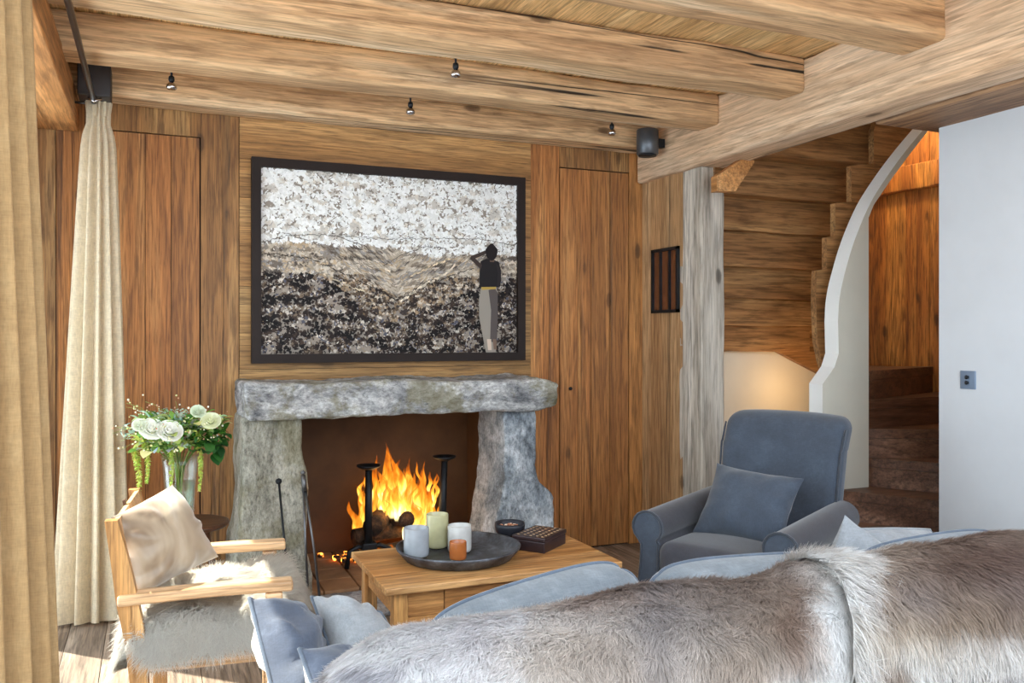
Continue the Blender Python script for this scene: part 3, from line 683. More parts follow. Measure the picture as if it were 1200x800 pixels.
def pick(s, t, sc, table):
    n = .5+.95*noise.noise(Vector((s*sc, t*sc*1.3, sc)))+.35*noise.noise(Vector((s*sc*3.1, t*sc*3.7, 2)))+random.gauss(0,.035)
    n = min(.999, max(0, n)); k = 0
    for p, c in table:
        if n < p: break
        k += 1
    c = table[min(k, len(table)-1)][1]; g = random.uniform(.94,1.06)
    return tuple(min(252, x*g) for x in c)
def chipcol(s, t):
    if t > hill(s):
        return pick(s, t, 16, [(.08,(206,200,192)),(.2,(222,216,208)),(.5,(240,240,238)),(.75,(246,246,244)),(.86,(230,228,222)),(.95,(222,214,202)),(1.01,(206,200,192))])
    v = valley(s)
    if t > v+.02 or (t > .44 and abs(s-.5) > .1):
        return pick(s*.7, t*1.6, 14, [(.18,(96,86,78)),(.3,(146,132,116)),(.45,(188,174,156)),(.62,(214,202,186)),(.75,(190,168,140)),(.88,(164,158,154)),(1.01,(120,108,98))])
    if t > v-.14:
        return pick(s, t, 24, [(.2,(52,42,38)),(.4,(96,80,66)),(.52,(170,146,118)),(.66,(214,200,182)),(.8,(140,118,96)),(1.01,(70,60,56))])
    return pick(s, t, 17, [(.27,(26,21,21)),(.5,(44,35,33)),(.62,(72,58,50)),(.70,(122,106,90)),(.77,(208,198,186)),(.84,(92,92,104)),(.92,(58,46,42)),(1.01,(160,148,136))])
def chip(s, t, w, h, ang, col, lay, n=4):
    cx = ix0+s*W; cz = iz0+t*H; ca, sa = math.cos(ang), math.sin(ang); vs = []
    for k in range(n):
        a = 2*PI*(k+.5)/n; rr = random.uniform(.7,1.15); a1 = w*rr*math.cos(a); b1 = h*rr*math.sin(a)
        X = cx+a1*ca-b1*sa; Z = cz+a1*sa+b1*ca
        vs.append((min(ix1, max(ix0, X)), lay, min(iz1, max(iz0, Z))))
    m.addc(vs, [tuple(range(n))], s2l(col))
NCH = 15000
for i in range(NCH):
    s = random.random(); t = random.random()
    lay = yp-.0004-i*.0000007
    up = t > hill(s)
    big = max(.0, 1-i/NCH*1.6)
    w = random.uniform(.004,.011)+.016*big; h = w*random.uniform(.25,.8)
    if not up and t > valley(s): ang = (-.6 if s < .5 else .6)+random.gauss(0,.3); w *= 1.5; h *= .5
    else: ang = random.uniform(0,PI)
    if not up and t < valley(s): w *= .75
    cc_ = chipcol(s, t)
    if up and cc_[0] < 190: w *= 1.1; h *= .45
    chip(s, t, w, h, ang, cc_, lay, random.choice((4,5,6)))
for i in range(380):                               # thin dark flecks in the sky
    s_ = random.random(); t = random.uniform(hill(s_)+.01, 1); g = random.uniform(.8,1.3)
    if noise.noise(Vector((s_*6, t*6, 8))) < -.12: continue
    chip(s_, t, random.uniform(.004,.016), random.uniform(.0012,.003), random.gauss(.5,.7), tuple(x*g for x in random.choice([(96,90,84),(120,112,104),(150,138,122),(70,66,66)])), yp-.0115, 4)
def ridge(pts, w, col):
    for (a0,b0),(a1,b1) in zip(pts, pts[1:]):
        L_ = math.hypot((a1-a0)*W, (b1-b0)*H); n = max(2, int(L_/.014)); an = math.atan2((b1-b0)*H, (a1-a0)*W)
        for j in range(n):
            f = j/n; g = random.uniform(.8,1.2); chip(lerp(a0,a1,f), lerp(b0,b1,f)+random.gauss(0,.003), .013, w*random.uniform(.6,1.4), an+random.gauss(0,.15), tuple(x*g for x in col), yp-.012, 4)
for pts, w, col in (([(.0,.60),(.12,.645),(.25,.655),(.38,.60),(.455,.50)], .0022, (76,68,62)), ([(.08,.655),(.2,.60),(.32,.52),(.45,.46)], .002, (96,84,74)), ([(.455,.50),(.52,.56),(.62,.615),(.70,.60)], .0022, (72,64,60)),
        ([(.02,.54),(.18,.52),(.30,.44),(.42,.36),(.50,.30)], .003, (50,42,38)), ([(.50,.30),(.60,.37),(.72,.45),(.82,.50)], .0028, (56,46,40)), ([(.25,.655),(.45,.645),(.62,.66),(.85,.67),(.99,.64)], .002, (90,84,78)),
        ([(.14,.50),(.28,.40),(.40,.33)], .006, (204,188,164)), ([(.52,.30),(.62,.40),(.70,.46),(.74,.52)], .008, (222,208,188)), ([(.34,.56),(.42,.50),(.48,.46)], .005, (214,200,180)), ([(.56,.44),(.64,.50),(.72,.55)], .006, (216,196,166))):
    ridge(pts, w, col)
for i in range(520):                               # pale scraps in the dark foreground
    s_ = random.random(); t = random.uniform(0, max(.05, valley(s_)-.08)); chip(s_, t, random.uniform(.002,.009), random.uniform(.001,.004), random.uniform(0,PI), random.choice([(222,214,204),(190,178,162),(150,150,164),(236,230,220),(176,150,112)]), yp-.0125, random.choice((3,4,5)))
m.buildc('collage', M['collage'], pic)
m = CM()                                           # the woman seen from behind, shading her eyes
def fig(pts, col, lay): m.addc([(ix0+W*a, lay, iz0+H*b) for a, b in pts], [tuple(range(len(pts)))], s2l(col))
F = lambda q: [((x-72)/896, (726-y)/586) for x, y in q]     # from the drawn size of the picture area
L = 4.573
fig(F([(846,726),(884,726),(888,690),(892,600),(892,520),(886,498),(828,498),(820,540),(820,600),(834,670)]), (150,142,132), L)
fig(F([(862,690),(888,690),(892,600),(892,520),(880,502),(856,510),(866,580)]), (86,78,76), L-.0006)
fig(F([(822,504),(886,500),(902,496),(904,440),(896,412),(872,402),(846,402),(826,412),(822,450)]), (30,26,28), L-.0003)
fig(F([(828,500),(886,498),(884,506),(830,510)]), (176,148,74), L-.001)
fig(F([(826,438),(786,404),(790,394),(846,372),(856,380),(806,402),(832,424)]), (64,52,48), L-.0008)
fig(F([(884,414),(904,438),(905,476),(896,500),(888,494),(892,450)]), (40,34,36), L-.001)
fig([(F([(868,378)])[0][0]+.0255*math.cos(a)*(1+.08*math.sin(5*a)), F([(868,378)])[0][1]+.048*math.sin(a)*(1+.08*math.cos(4*a))) for a in [2*PI*k/18 for k in range(18)]], (28,22,24), L-.0012)
fig(F([(860,396),(880,396),(878,412),(862,412)]), (96,76,66), L-.0005)
fig(F([(850,680),(866,680),(868,718),(854,718)]), (206,186,168), L-.0008); fig(F([(872,680),(886,680),(888,716),(876,716)]), (120,98,84), L-.0008)
m.buildc('figure', M['collage'], pic)
m = MB(); m.box(ix0-.002, ix1+.002, 4.590, 4.604, iz0-.002, iz1+.002); m.build('backing', M['gap'], pic)
# ================================================================== SPEAKERS, SPOTS, RAIL, CURTAINS
s1 = thing('speaker', 'grey rounded speaker hung at the joist end by the cross beam', 'speaker', (2.68,4.32,2.35))
m = MB(); m.lathe([(0,0),(.058,0),(.064,.005),(.064,.143),(.058,.148),(0,.148)], (2.668,4.30,2.352), 32); m.build('body', M['silver'], s1)
m = MB(); m.lathe([(0,-.008),(.052,-.008),(.054,0),(0,0)], (2.668,4.30,2.352), 32); m.build('base_grille', M['iron'], s1)
m = MB(); m.box(2.735,2.775,4.28,4.32,2.40,2.45); m.build('bracket', M['iron'], s1)
s2 = thing('speaker', 'black box speaker behind the curtain rail at upper left', 'speaker', (-.24,4.32,2.36))
m = MB(); m.rbox((-.312,4.24,2.368), (-.176,4.38,2.515), .008, (2,2,2)); m.build('body', M['blackp'], s2)
m = MB(); m.tube([(-.27,4.26,2.362),(-.244,4.25,2.345),(-.215,4.26,2.362)], .006, 8); m.build('bracket', M['chrome'], s2)
def spot(px_, y, lab):
    a, b = ray(px_); x = a*y/b
    t = thing('spotlight', lab, 'spotlight', (x, y, CEIL))
    mm = MB(); mm.lathe([(.016,.0),(.016,-.006),(.005,-.01)], (x, y, CEIL), 14); mm.tube([(x,y,CEIL-.008),(x,y,2.425)], .005, 8); mm.build('stem', M['iron'], t)
    mm = MB(); mm.lathe([(.006,2.43-CEIL),(.012,2.425-CEIL),(.013,2.41-CEIL),(.009,2.402-CEIL)], (x, y, CEIL), 14); mm.build('socket', M['iron'], t)
    mm = MB(); mm.lathe([(.009,2.402-CEIL),(.020,2.39-CEIL),(.023,2.378-CEIL),(.018,2.37-CEIL),(0,2.368-CEIL)], (x, y, CEIL), 18); mm.build('lamp_bulb', M['chrome'], t)
spot(534, 3.36, 'small chrome ceiling spotlight nearest the viewer, above the picture')
spot(201, 4.01, 'small chrome ceiling spotlight above the left flush door')
spot(481, 4.01, 'small chrome ceiling spotlight over the middle of the picture, farther back')
spot(717, 4.01, 'small chrome ceiling spotlight beside the grey speaker')
rl = thing('curtain_rail', 'round dark steel curtain rail bracketed off the orange beam', 'curtain rail', (-.25,3,2.36))
m = MB(); m.tube([(-.25,YF+.3,2.36),(-.25,4.46,2.36)], .012, 10); m.build('rod', M['rail'], rl)
for y in (.8, 2.7, 4.36):
    m = MB(); m.tube([(-.33,y,2.36),(-.25,y,2.36)], .006, 8)
    m.v += []; m.build('bracket', M['steel'], rl)
def curtain(cx, cy, zt, rt, rb, folds, name, lab, mat, sy=.55, amp=.3, flare=1.0, tie=None, seed=0, dx=0, dy=0):
    m = MB(); P = []; nz = 46; na = 260
    for i in range(nz+1):
        t = i/nz; z = lerp(zt, .012, t); w = rt+(rb-rt)*(t**flare)
        if tie: w *= 1-.28*math.exp(-((t-tie)/.025)**2)
        row = []
        for k in range(na+1):
            a = 2*PI*(k/na)
            fo = math.sin(a*folds+.5*math.sin(a*2+seed)+.35*math.sin(t*2.2+seed+a))
            fo = math.copysign(abs(fo)**.8, fo)
            r = 1+amp*fo*(.55+.45*t)+.10*math.sin(a*3+seed*2+t*1.5)
            row.append((cx+dx*t+w*r*math.cos(a), cy+dy*t+w*r*sy*math.sin(a), z+(.006*math.sin(a*folds) if i == nz else 0)))
        P.append(row)
    m.grid(P, flip=True); o = thing(name, lab, 'curtain', (cx+dx, cy+dy, 0)); m.build('cloth', mat, o)
    return o
c1 = curtain(-.235, 4.36, 2.37, .050, .118, 12, 'curtain', 'pale linen curtain gathered beside the fireplace wall', M['curtain2'], sy=.72, flare=.75, tie=.035, seed=1, dx=-.02, dy=-.04, amp=.38)
m = MB()
for k in range(7):
    a = k/7*2*PI; m.box(-.235+.048*math.cos(a)-.003, -.235+.048*math.cos(a)+.006, 4.36+.035*math.sin(a)-.006, 4.36+.035*math.sin(a)+.006, 2.30, 2.375)
m.build('heading_pleats', M['curtain2'], c1)
curtain(-.405, 2.10, 2.37, .130, .205, 26, 'curtain', 'heavy tan linen curtain hanging closest to the viewer', M['curtain'], sy=.8, flare=1.0, seed=4, amp=.13)
# ================================================================== PILLOWS (grid pillow between four corners)
def pillow_pts(c, th, n=30, pinch=.06, wr=.006, seed=0, bias=.5, crease=None, rnd=0):
    """c = corners in order; returns front, back grids and outline"""
    c = [Vector(p) for p in c]
    nrm = ((c[1]-c[0]).cross(c[3]-c[0])).normalized()
    ctr = sum(c, Vector())/4
    F_ = []; B_ = []
    for i in range(n+1):
        fr = []; br = []
        a = -math.cos(PI*i/n)*.5+.5; a = lerp(a, i/n, .4)
        for j in range(n+1):
            b = -math.cos(PI*j/n)*.5+.5; b = lerp(b, j/n, .4)
            p = (c[0]*(1-a)+c[1]*a)*(1-b)+(c[3]*(1-a)+c[2]*a)*b
            u = 2*a-1; v = 2*b-1
            k = pinch*((1-u*u)*abs(v)**3+(1-v*v)*abs(u)**3)      # edges pulled in between the corners
            p = p+(ctr-p)*(k+rnd*(u*u*v*v)**2)
            h = (max(0,1-u**4)*max(0,1-v**4))**.5*(.35+.65*(1-u*u*.55)*(1-v*v*.55))
            ang = math.atan2(v, u); rr = math.hypot(u, v)
            w = wr*(fnoise((p.x*9+seed, p.y*9, p.z*9), 1, 3)+.7*math.sin(ang*9+seed+3*noise.noise(Vector((u*2,v*2,seed))))*sstep(.25,.9,rr))*min(1, h*3)
            f = 1.0
            if crease:
                f -= crease[2]*math.exp(-((a-crease[0])**2+(b-crease[1])**2)/.02)
            fr.append(p+nrm*(th*h*bias*f+w)); br.append(p-nrm*(th*h*(1-bias)+w*.6))
        F_.append(fr); B_.append(br)
    out = [F_[i][0] for i in range(n+1)]+[F_[n][j] for j in range(1,n+1)]+[F_[i][n] for i in range(n-1,-1,-1)]+[F_[0][j] for j in range(n-1,0,-1)]
    return F_, B_, out
def pillow(name, lab, cat, corners, th, mat, matb=None, pipe=None, group=None, n=30, pr=.005, **kw):
    F_, B_, out = pillow_pts(corners, th, n, **kw)
    lo = min(p.z for r in F_+B_ for p in r); cx = sum(Vector(p).x for p in corners)/4; cy = sum(Vector(p).y for p in corners)/4
    t = thing(name, lab, cat, (cx, cy, lo), group=group)
    m = MB(); m.grid(F_)
    if matb is None: m.grid(B_, flip=True); m.build('cover', mat, t)
    else:
        m.build('front_cover', mat, t); m = MB(); m.grid(B_, flip=True); m.build('back_cover', matb, t)
    if pipe is not None: m = MB(); m.tube(out, pr, 6, closed=True); m.build('piping', pipe, t)
    return t
# ================================================================== ARMCHAIR
AX, AY, AR = 2.36, 2.96, math.radians(-65)
ac = thing('armchair', 'slate blue upholstered armchair with rolled arms in front of the stairs', 'armchair', (AX, AY, 0), AR)
def arm_poly(s):       # cross-section x,z ; s = side sign, outward
    pts = []
    for k in range(-50, 231, 20):
        a = math.radians(k); pts.append((.008+.070*math.cos(a), .495+.066*math.sin(a)))
    pts += [(-.046,.43),(-.046,.34),(-.048,.06),(.062,.06),(.058,.20),(.040,.34),(.036,.42)]
    return [(s*(.285+x), z) for x, z in pts]
for s in (-1, 1):
    m = MB(); pol = arm_poly(s); P = []
    for i in range(13):
        t = i/12; y = -.36+.60*t; sc = 1-.1*math.exp(-(t/.03)**2) if i == 0 else 1
        P.append([Vector((x, y+(.012 if i == 0 else 0), z+.035*t*(1 if z > .4 else 0)+(.0))) for x, z in pol+[pol[0]]])
    m.grid(P, flip=(s > 0))
    m.build('arm', M['slate2'], ac, world=False)
    m = MB(); cx = sum(p[0] for p in pol)/len(pol); cz = sum(p[1] for p in pol)/len(pol)
    m.prism([Vector((x, -.366, z)) for x, z in pol], (0,.02,0)); m.build('arm_front', M['slate'], ac, world=False)
    m = MB(); m.tube([(x, -.366, z) for x, z in pol], .006, 6, closed=True); m.build('piping', M['piping'], ac, world=False)
m = MB(); m.rbox((-.25,-.35,.06), (.25,.30,.34), .03, (6,6,4)); m.build('base', M['slate2'], ac, world=False)
m = MB(); m.rbox((-.243,-.385,.30), (.243,.22,.445), .05, (12,12,4), lambda x,y,z: (x, y, z+(.02*(1-(x/.25)**2)*(1-((y+.08)/.32)**2) if z > .38 else 0))); m.build('seat_cushion', M['slate2'], ac, world=False)
def backf(x, y, z):
    t = (z-.34)/.6
    y2 = y+.10*t+.055*max(0, t-.75)**1.2*4
    w = 1+.06*t
    return x*w, y2+.02*(x/.27)**2*(-1), z-(.018*(abs(x)/.28)**3 if z > .8 else 0)
m = MB(); m.rbox((-.272,.17,.30), (.272,.30,.95), .055, (16,6,22), backf); m.build('backrest', M['slate'], ac, world=False)
for s in (-1, 1):
    pts = []
    for k in range(20):
        z = lerp(.40, .905, k/19); x, y, zz = backf(s*.272, .215, z); pts.append((x*.985, y-.025, zz))
    m = MB(); m.tube(pts, .005, 6); m.build('piping', M['piping'], ac, world=False)
for sx in (-1, 1):
    for sy in (-.32, .27):
        m = MB(); m.lathe([(.016,.0),(.022,.06),(.024,.065)], (sx*.27, sy, 0), 12); m.build('leg', M['darkwood'], ac, world=False)
R3 = Matrix.Translation((AX,AY,0)) @ Matrix.Rotation(AR, 4, 'Z')
W2 = lambda x, y, z: R3 @ Vector((x, y, z))
pillow('throw_pillow', 'plain slate blue cushion propped on the armchair seat', 'cushion', [W2(-.17,-.0,.735), W2(-.20,-.16,.455), W2(.20,-.14,.445), W2(.21,.04,.705)][::-1], .17, M['slate'], None, None, pinch=.10, wr=.008, seed=5, crease=(.35,.25,.9))
# ================================================================== COFFEE TABLE
TX0, TX1, TY0, TY1, TZ = .715, 1.62, 2.785, 3.33, .45
ct = thing('coffee_table', 'low rustic pine coffee table with drawer in front of the fire', 'coffee table', (1.17,3.06,0))
m = MB()
yy = [TY0, 2.96, 3.15, TY1]
for a, b in zip(yy, yy[1:]): m.rbox((TX0, a+.0005, TZ-.024), (TX1, b-.0005, TZ), .004, (20,2,1), lambda x,y,z: (x, y, z+.0012*fnoise((x,y,0),6)))
m.build('tabletop', M['table'], ct)
for x in (TX0+.035, TX1-.085):
    for y in (TY0+.03, TY1-.08):
        m = MB(); m.rbox((x,y,0), (x+.05,y+.05,TZ-.024), .003, (1,1,4)); m.build('leg', M['tleg'], ct)
m = MB(); m.box(TX0+.05, TX0+.07, TY0+.08, TY1-.08, TZ-.12, TZ-.025); m.box(TX1-.07, TX1-.05, TY0+.08, TY1-.08, TZ-.12, TZ-.025)
m.box(TX0+.085, TX1-.085, TY1-.06, TY1-.04, TZ-.12, TZ-.025)
m.box(TX0+.085, TX0+.215, TY0+.04, TY0+.06, TZ-.115, TZ-.025); m.box(TX1-.21, TX1-.085, TY0+.04, TY0+.06, TZ-.115, TZ-.025); m.box(TX0+.085, TX1-.085, TY0+.038, TY0+.062, TZ-.15, TZ-.1165)
m.build('apron', M['table'], ct)
m = MB(); m.rbox((TX0+.218, TY0+.036, TZ-.114), (TX1-.213, TY0+.06, TZ-.028), .002, (6,1,2)); dr = m.build('drawer', M['table'], ct)
kx = onY(584, 684, TY0+.03).x
m = MB(); m.lathe([(.006,0),(.006,.008),(.013,.014),(.014,.02),(.009,.026),(0,.028)], (0,0,0), 16); m.v = [(kx+a, TY0+.036-c, TZ-.07+b) for a, b, c in m.v]; m.build('knob', M['tleg'], dr)
# tray
def metal_tray():
    N = NT('pewter_tray'); tc = N.n('ShaderNodeTexCoord'); n1 = N.n('ShaderNodeTexNoise', Scale=12, Detail=7, Roughness=.7); N.l(tc.outputs['Object'], n1.inputs[0])
    N.principled(N.ramp(n1.outputs[0], [(.35,s2l((52,50,52))),(.55,s2l((92,96,104))),(.75,s2l((138,146,158)))]), .45, .45, bump=n1.outputs[0], bs=.4, bd=.004); return N.m
M['tray'] = metal_tray()
tc_ = (1.075, 3.085)
m = MB(); m.lathe([(0,.0),(.19,.0),(.205,.004),(.236,.04),(.238,.047),(.231,.048),(.224,.040),(.196,.012),(0,.010)], (tc_[0], tc_[1], TZ), 56); o = m.build('tray', M['tray']); tag(o, 'round dark pewter tray holding the candle glasses', 'tray')
TT = TZ+.011
def holder(name, lab, x, y, r, h, col, wax, crackle=False):
    t = thing(name, lab, 'candle holder', (x, y, TT))
    mat = frosted(name+'_glass_'+str(col[0]), col)
    m = MB(); m.lathe([(r*.9,.006),(r*.985,.010),(r,.02),(r,h-.004),(r*.97,h),(r*.93,h-.002),(r*.92,h*.55)], (x, y, TT), 36); m.build('glass_body', mat, t)
    m = MB(); m.lathe([(0,0),(r*.92,0),(r*.99,.003),(r*.97,.0065),(0,.0065)], (x, y, TT), 36); m.build('glass_foot', M['glass'], t)
    m = MB(); m.lathe([(0,.012),(r*.9,.012),(r*.9,h*.62),(0,h*.62)], (x, y, TT), 30); c = m.build('candle', plain(name+'_wax', wax, .5, var=.03), t)
    m = MB(); m.tube([(x,y,TT+h*.61),(x+.002,y,TT+h*.68)], .0012, 5); m.build('wick', M['iron'], c)
holder('candle_holder', 'smoky white glass candle holder, left on the tray', .915, 3.11, .048, .112, (190,196,204), (220,220,216))
holder('candle_holder', 'tall pale green glass candle holder behind the others', 1.03, 3.21, .044, .135, (216,212,170), (222,218,186))
holder('candle_holder', 'marbled white glass candle holder, right on the tray', 1.09, 3.115, .046, .105, (226,226,224), (230,228,222))
holder('candle_holder', 'small amber orange glass candle holder, smallest on the tray', 1.045, 3.005, .032, .071, (206,124,66), (214,140,86))
m = MB(); bx, by = 1.35, 3.235
m.lathe([(0,0),(.028,0),(.030,.006),(.046,.022),(.060,.048),(.063,.068),(.0605,.080),(.056,.078),(.052,.055),(.036,.030),(0,.022)], (bx,by,TZ), 32); o = m.build('bowl', plain('black_bowl', (34,36,44), .45, .2, bump=.3)); tag(o, 'small black bowl of nuts on the pine table', 'bowl')
m = CM()
for k in range(70):
    a = random.uniform(0,2*PI); r = .045*math.sqrt(random.random()); x = bx+r*math.cos(a); y = by+r*math.sin(a); z = TZ+.058+random.uniform(0,.008); q = random.uniform(.004,.007)
    mm = MB(); mm.rbox((x-q,y-q*.8,z-q*.6),(x+q,y+q*.8,z+q*.6), q*.5, (1,1,1)); m.addc(mm.v, mm.f, s2l(random.choice([(214,180,150),(180,120,90),(230,210,190),(150,96,70)])), True)
o = m.buildc('nuts', M['collage']); tag(o, 'mixed shelled nuts filling the black bowl', 'nuts', kind='stuff')
# carved box
bxc = (1.43, 3.115); ba = math.radians(38); cb, sb = math.cos(ba), math.sin(ba)
Bx = lambda x, y, z: (bxc[0]+x*cb-y*sb, bxc[1]+x*sb+y*cb, TZ+z)
bo = thing('wooden_box', 'small dark box with studded lid at the table corner', 'box', (bxc[0],bxc[1],TZ), ba)
M['boxw'] = plain('dark_lacquer_box', (58,44,46), .3, .3, var=.3)
m = MB(); m.rbox((-.095,-.07,0), (.095,.07,.042), .003, (2,2,1)); m.build('body', M['boxw'], bo, world=False)
m = MB(); m.rbox((-.098,-.073,.043), (.098,.073,.060), .004, (3,3,1)); lid = m.build('lid', M['boxw'], bo, world=False)
m = MB()
for i in range(7):
    for j in range(5):
        m.lathe([(.0062,0),(.0058,.001),(0,.0018)], (-.078+i*.026+(.006 if j % 2 else 0), -.054+j*.027, .060), 8)
m.build('studs', plain('brass_studs', (206,180,150), .35, .6), lid, world=False); m = None
# ================================================================== SIDE STOOL, VASE, BOUQUET
sx, sy, sz = .14, 3.90, .50
so = thing('side_stool', 'dark wooden round stool under the flower vase', 'stool', (sx, sy, 0))
m = MB(); m.lathe([(0,-.012),(.10,-.022),(.155,-.014),(.166,-.004),(.166,.004),(.155,.008),(0,.006)], (sx, sy, sz-.008), 40); m.build('seat', M['darkwood'], so)
for k in range(3):
    a = k*2*PI/3+.35; m = MB(); m.tube([(sx+.07*math.cos(a), sy+.07*math.sin(a), sz-.022), (sx+.16*math.cos(a), sy+.16*math.sin(a), 0)], [.014,.018], 8); m.build('leg', M['darkwood'], so)
vx, vy = .105, 3.91
vb = thing('glass_vase', 'clear glass vase holding the white flowers on the stool', 'vase', (vx, vy, sz))
m = MB(); m.lathe([(0,.0),(.052,.0),(.058,.01),(.060,.10),(.070,.24),(.078,.29),(.075,.29),(.066,.23),(.055,.10),(.050,.016),(0,.014)], (vx,vy,sz-.001), 32); m.build('body', M['glass'], vb)
m = MB(); m.lathe([(0,.015),(.049,.017),(.054,.10),(.060,.17),(0,.17)], (vx,vy,sz), 24); m.build('water', M['water'], vb)
bq = thing('flower_bouquet', 'loose bouquet of white roses, green leaves and trailing amaranth', 'bouquet', (vx, vy, sz+.02))
bc = Vector((vx, vy, sz+.37))
def leafm(m, base, tip, w, col, curl=.15):
    base = Vector(base); tip = Vector(tip); d = tip-base; L_ = d.length
    if L_ < 1e-5: return
    side = d.cross(Vector((random.uniform(-.4,.4),random.uniform(-.4,.4),1))).normalized(); up = side.cross(d).normalized(); vs = []; n = 6
    for i in range(n+1):
        t = i/n; ww = w*math.sin(PI*min(.999, t*.95+.03))**.8; p = base+d*t+up*(curl*L_*math.sin(PI*t))
        vs += [p-side*ww+up*ww*.25, p, p+side*ww+up*ww*.25]
    fs = []
    for i in range(n): fs += [(3*i,3*i+1,3*i+4,3*i+3),(3*i+1,3*i+2,3*i+5,3*i+4)]
    c = s2l(col); m.addc(vs, fs, tuple(x*random.uniform(.8,1.2) for x in c), True)
m = CM()
for k in range(26):                                 # stems
    a = random.uniform(0,2*PI); r = random.uniform(0,.035); p0 = Vector((vx-r*math.cos(a), vy-r*math.sin(a), sz+.03)); p2 = bc+Vector((.10*math.cos(a), .10*math.sin(a), random.uniform(-.06,.05))); p1 = Vector((vx+.02*math.cos(a), vy+.02*math.sin(a), sz+.24))
    mm = MB(); mm.tube([p0, p1, p2], [.0028,.0025,.002], 5); m.addc(mm.v, mm.f, s2l(random.choice([(120,150,60),(90,130,50),(150,170,90)])), True)
m.buildc('stems', M['leaf'], bq)
m = CM()
for k in range(640):                                # foliage
    a = random.uniform(0,2*PI); e = random.uniform(-.35,1.0); rr = random.uniform(.03,.17); p = bc+Vector((math.cos(a)*rr*1.05, math.sin(a)*rr*.8, e*.10-.02-.15*max(0,rr-.1)))
    d = Vector((math.cos(a)+random.uniform(-.6,.6), math.sin(a)+random.uniform(-.6,.6), random.uniform(-.5,.8))).normalized()
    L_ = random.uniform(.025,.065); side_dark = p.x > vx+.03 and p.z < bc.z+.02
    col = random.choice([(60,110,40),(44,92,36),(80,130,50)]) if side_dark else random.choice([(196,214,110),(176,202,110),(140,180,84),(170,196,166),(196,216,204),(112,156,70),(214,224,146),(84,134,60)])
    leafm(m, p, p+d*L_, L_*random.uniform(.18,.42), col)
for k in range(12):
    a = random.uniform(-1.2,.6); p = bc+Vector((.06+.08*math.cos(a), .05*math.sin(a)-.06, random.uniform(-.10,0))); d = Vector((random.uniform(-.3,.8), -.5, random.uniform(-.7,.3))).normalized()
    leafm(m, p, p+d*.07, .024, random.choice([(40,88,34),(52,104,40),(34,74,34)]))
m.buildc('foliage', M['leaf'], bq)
def rose(c, r, col):
    m = CM(); c = Vector(c); ax = Vector((random.uniform(-.2,.2),-.75,.6)).normalized(); q = ax.to_track_quat('Z','Y').to_matrix()
    for ring in range(5):
        n = 3+ring; rad = r*(.16+.19*ring); hgt = r*(.62-.10*ring)
        for k in range(n):
            a0 = 2*PI*k/n+ring*.7; wd = 2*PI/n*.72; vs = []
            for i in range(5):
                t = i/4
                for j in range(6):
                    s = j/5*2-1; a = a0+s*wd; rr = rad*(.35+.75*math.sin(t*PI*.55))+r*.05*t*t*(ring*.5); z = -r*.35+(hgt+r*.35)*t-(.12*r*s*s*t)-(.10*r*ring*max(0,t-.7))
                    vs.append(c+q @ Vector((rr*math.cos(a), rr*math.sin(a), z)))
            fs = [(i*6+j, i*6+j+1, (i+1)*6+j+1, (i+1)*6+j) for i in range(4) for j in range(5)]
            m.addc(vs, fs, s2l(col), True)
    m.buildc('rose', M['leaf'], bq)
for u, v, r, col in ((178,503,.042,(250,250,242)),(199,505,.043,(250,250,244)),(247,493,.034,(240,242,214)),(232,482,.026,(226,234,214)),(164,498,.026,(238,242,226))):
    p = onY(u, v, 3.775); rose(p, r*1.12, col)
for u, v in ((185,490),(212,487),(152,505),(228,500),(196,487)):
    m = CM(); c0 = onY(u, v, 3.93)
    for k in range(60):
        d = Vector((random.gauss(0,1),random.gauss(0,1),random.gauss(0,1))).normalized(); p = c0+d*.034; t1 = d.cross(Vector((0,0,1))).normalized(); t2 = d.cross(t1); q = .006
        m.addc([p-t1*q, p-t2*q, p+t1*q, p+t2*q], [(0,1,2,3)], s2l(random.choice([(170,200,190),(150,186,180),(206,222,206),(190,210,180)])))
    m.buildc('hydrangea', M['leaf'], bq)
for (u0, v0, v1) in ((158,555,592),(196,535,575),(230,530,575),(168,540,560)):  # trailing amaranth
    m = CM(); p0 = onY(u0, v0-28, 3.86); p1 = onY(u0+3, v1+(6 if v1 < 570 else 0), 3.84)
    for k in range(420):
        t = random.random(); p = p0.lerp(p1, t)+Vector((.012*math.sin(t*3), 0, 0)); w = .022*(1-.6*t); d = Vector((random.gauss(0,1),random.gauss(0,1),-.5)).normalized()
        leafm(m, p, p+d*w, .003, random.choice([(206,216,110),(222,228,140),(190,206,90)]), .05)
    m.buildc('amaranth_tail', M['leaf'], bq)
m = CM()                                            # fine sprigs with seed heads
for k in range(60):
    a = random.uniform(0,2*PI); p0 = bc+Vector((math.cos(a)*.08, math.sin(a)*.06, random.uniform(-.04,.04)))
    up = random.uniform(-.35,1.0); L_ = random.uniform(.10,.19) if math.cos(a) < .2 else random.uniform(.07,.14)
    p2 = p0+Vector((math.cos(a), math.sin(a)*.7, up)).normalized()*L_; p1 = p0.lerp(p2,.55)+Vector((0,0,.03))
    mm = MB(); mm.tube([p0,p1,p2], .0008, 4); m.addc(mm.v, mm.f, s2l((150,170,90)), True)
    for j in range(5):
        c = p0.lerp(p2, .5+.5*j/4)+Vector((random.uniform(-.015,.015), random.uniform(-.01,.01), random.uniform(0,.03))); mm = MB(); q = random.uniform(.0022,.0045); mm.rbox((c.x-q,c.y-q,c.z-q),(c.x+q,c.y+q,c.z+q), q*.8, (1,1,1)); m.addc(mm.v, mm.f, s2l(random.choice([(244,240,210),(226,222,160),(210,160,130),(250,250,236)])), True)
m.buildc('sprigs', M['leaf'], bq)
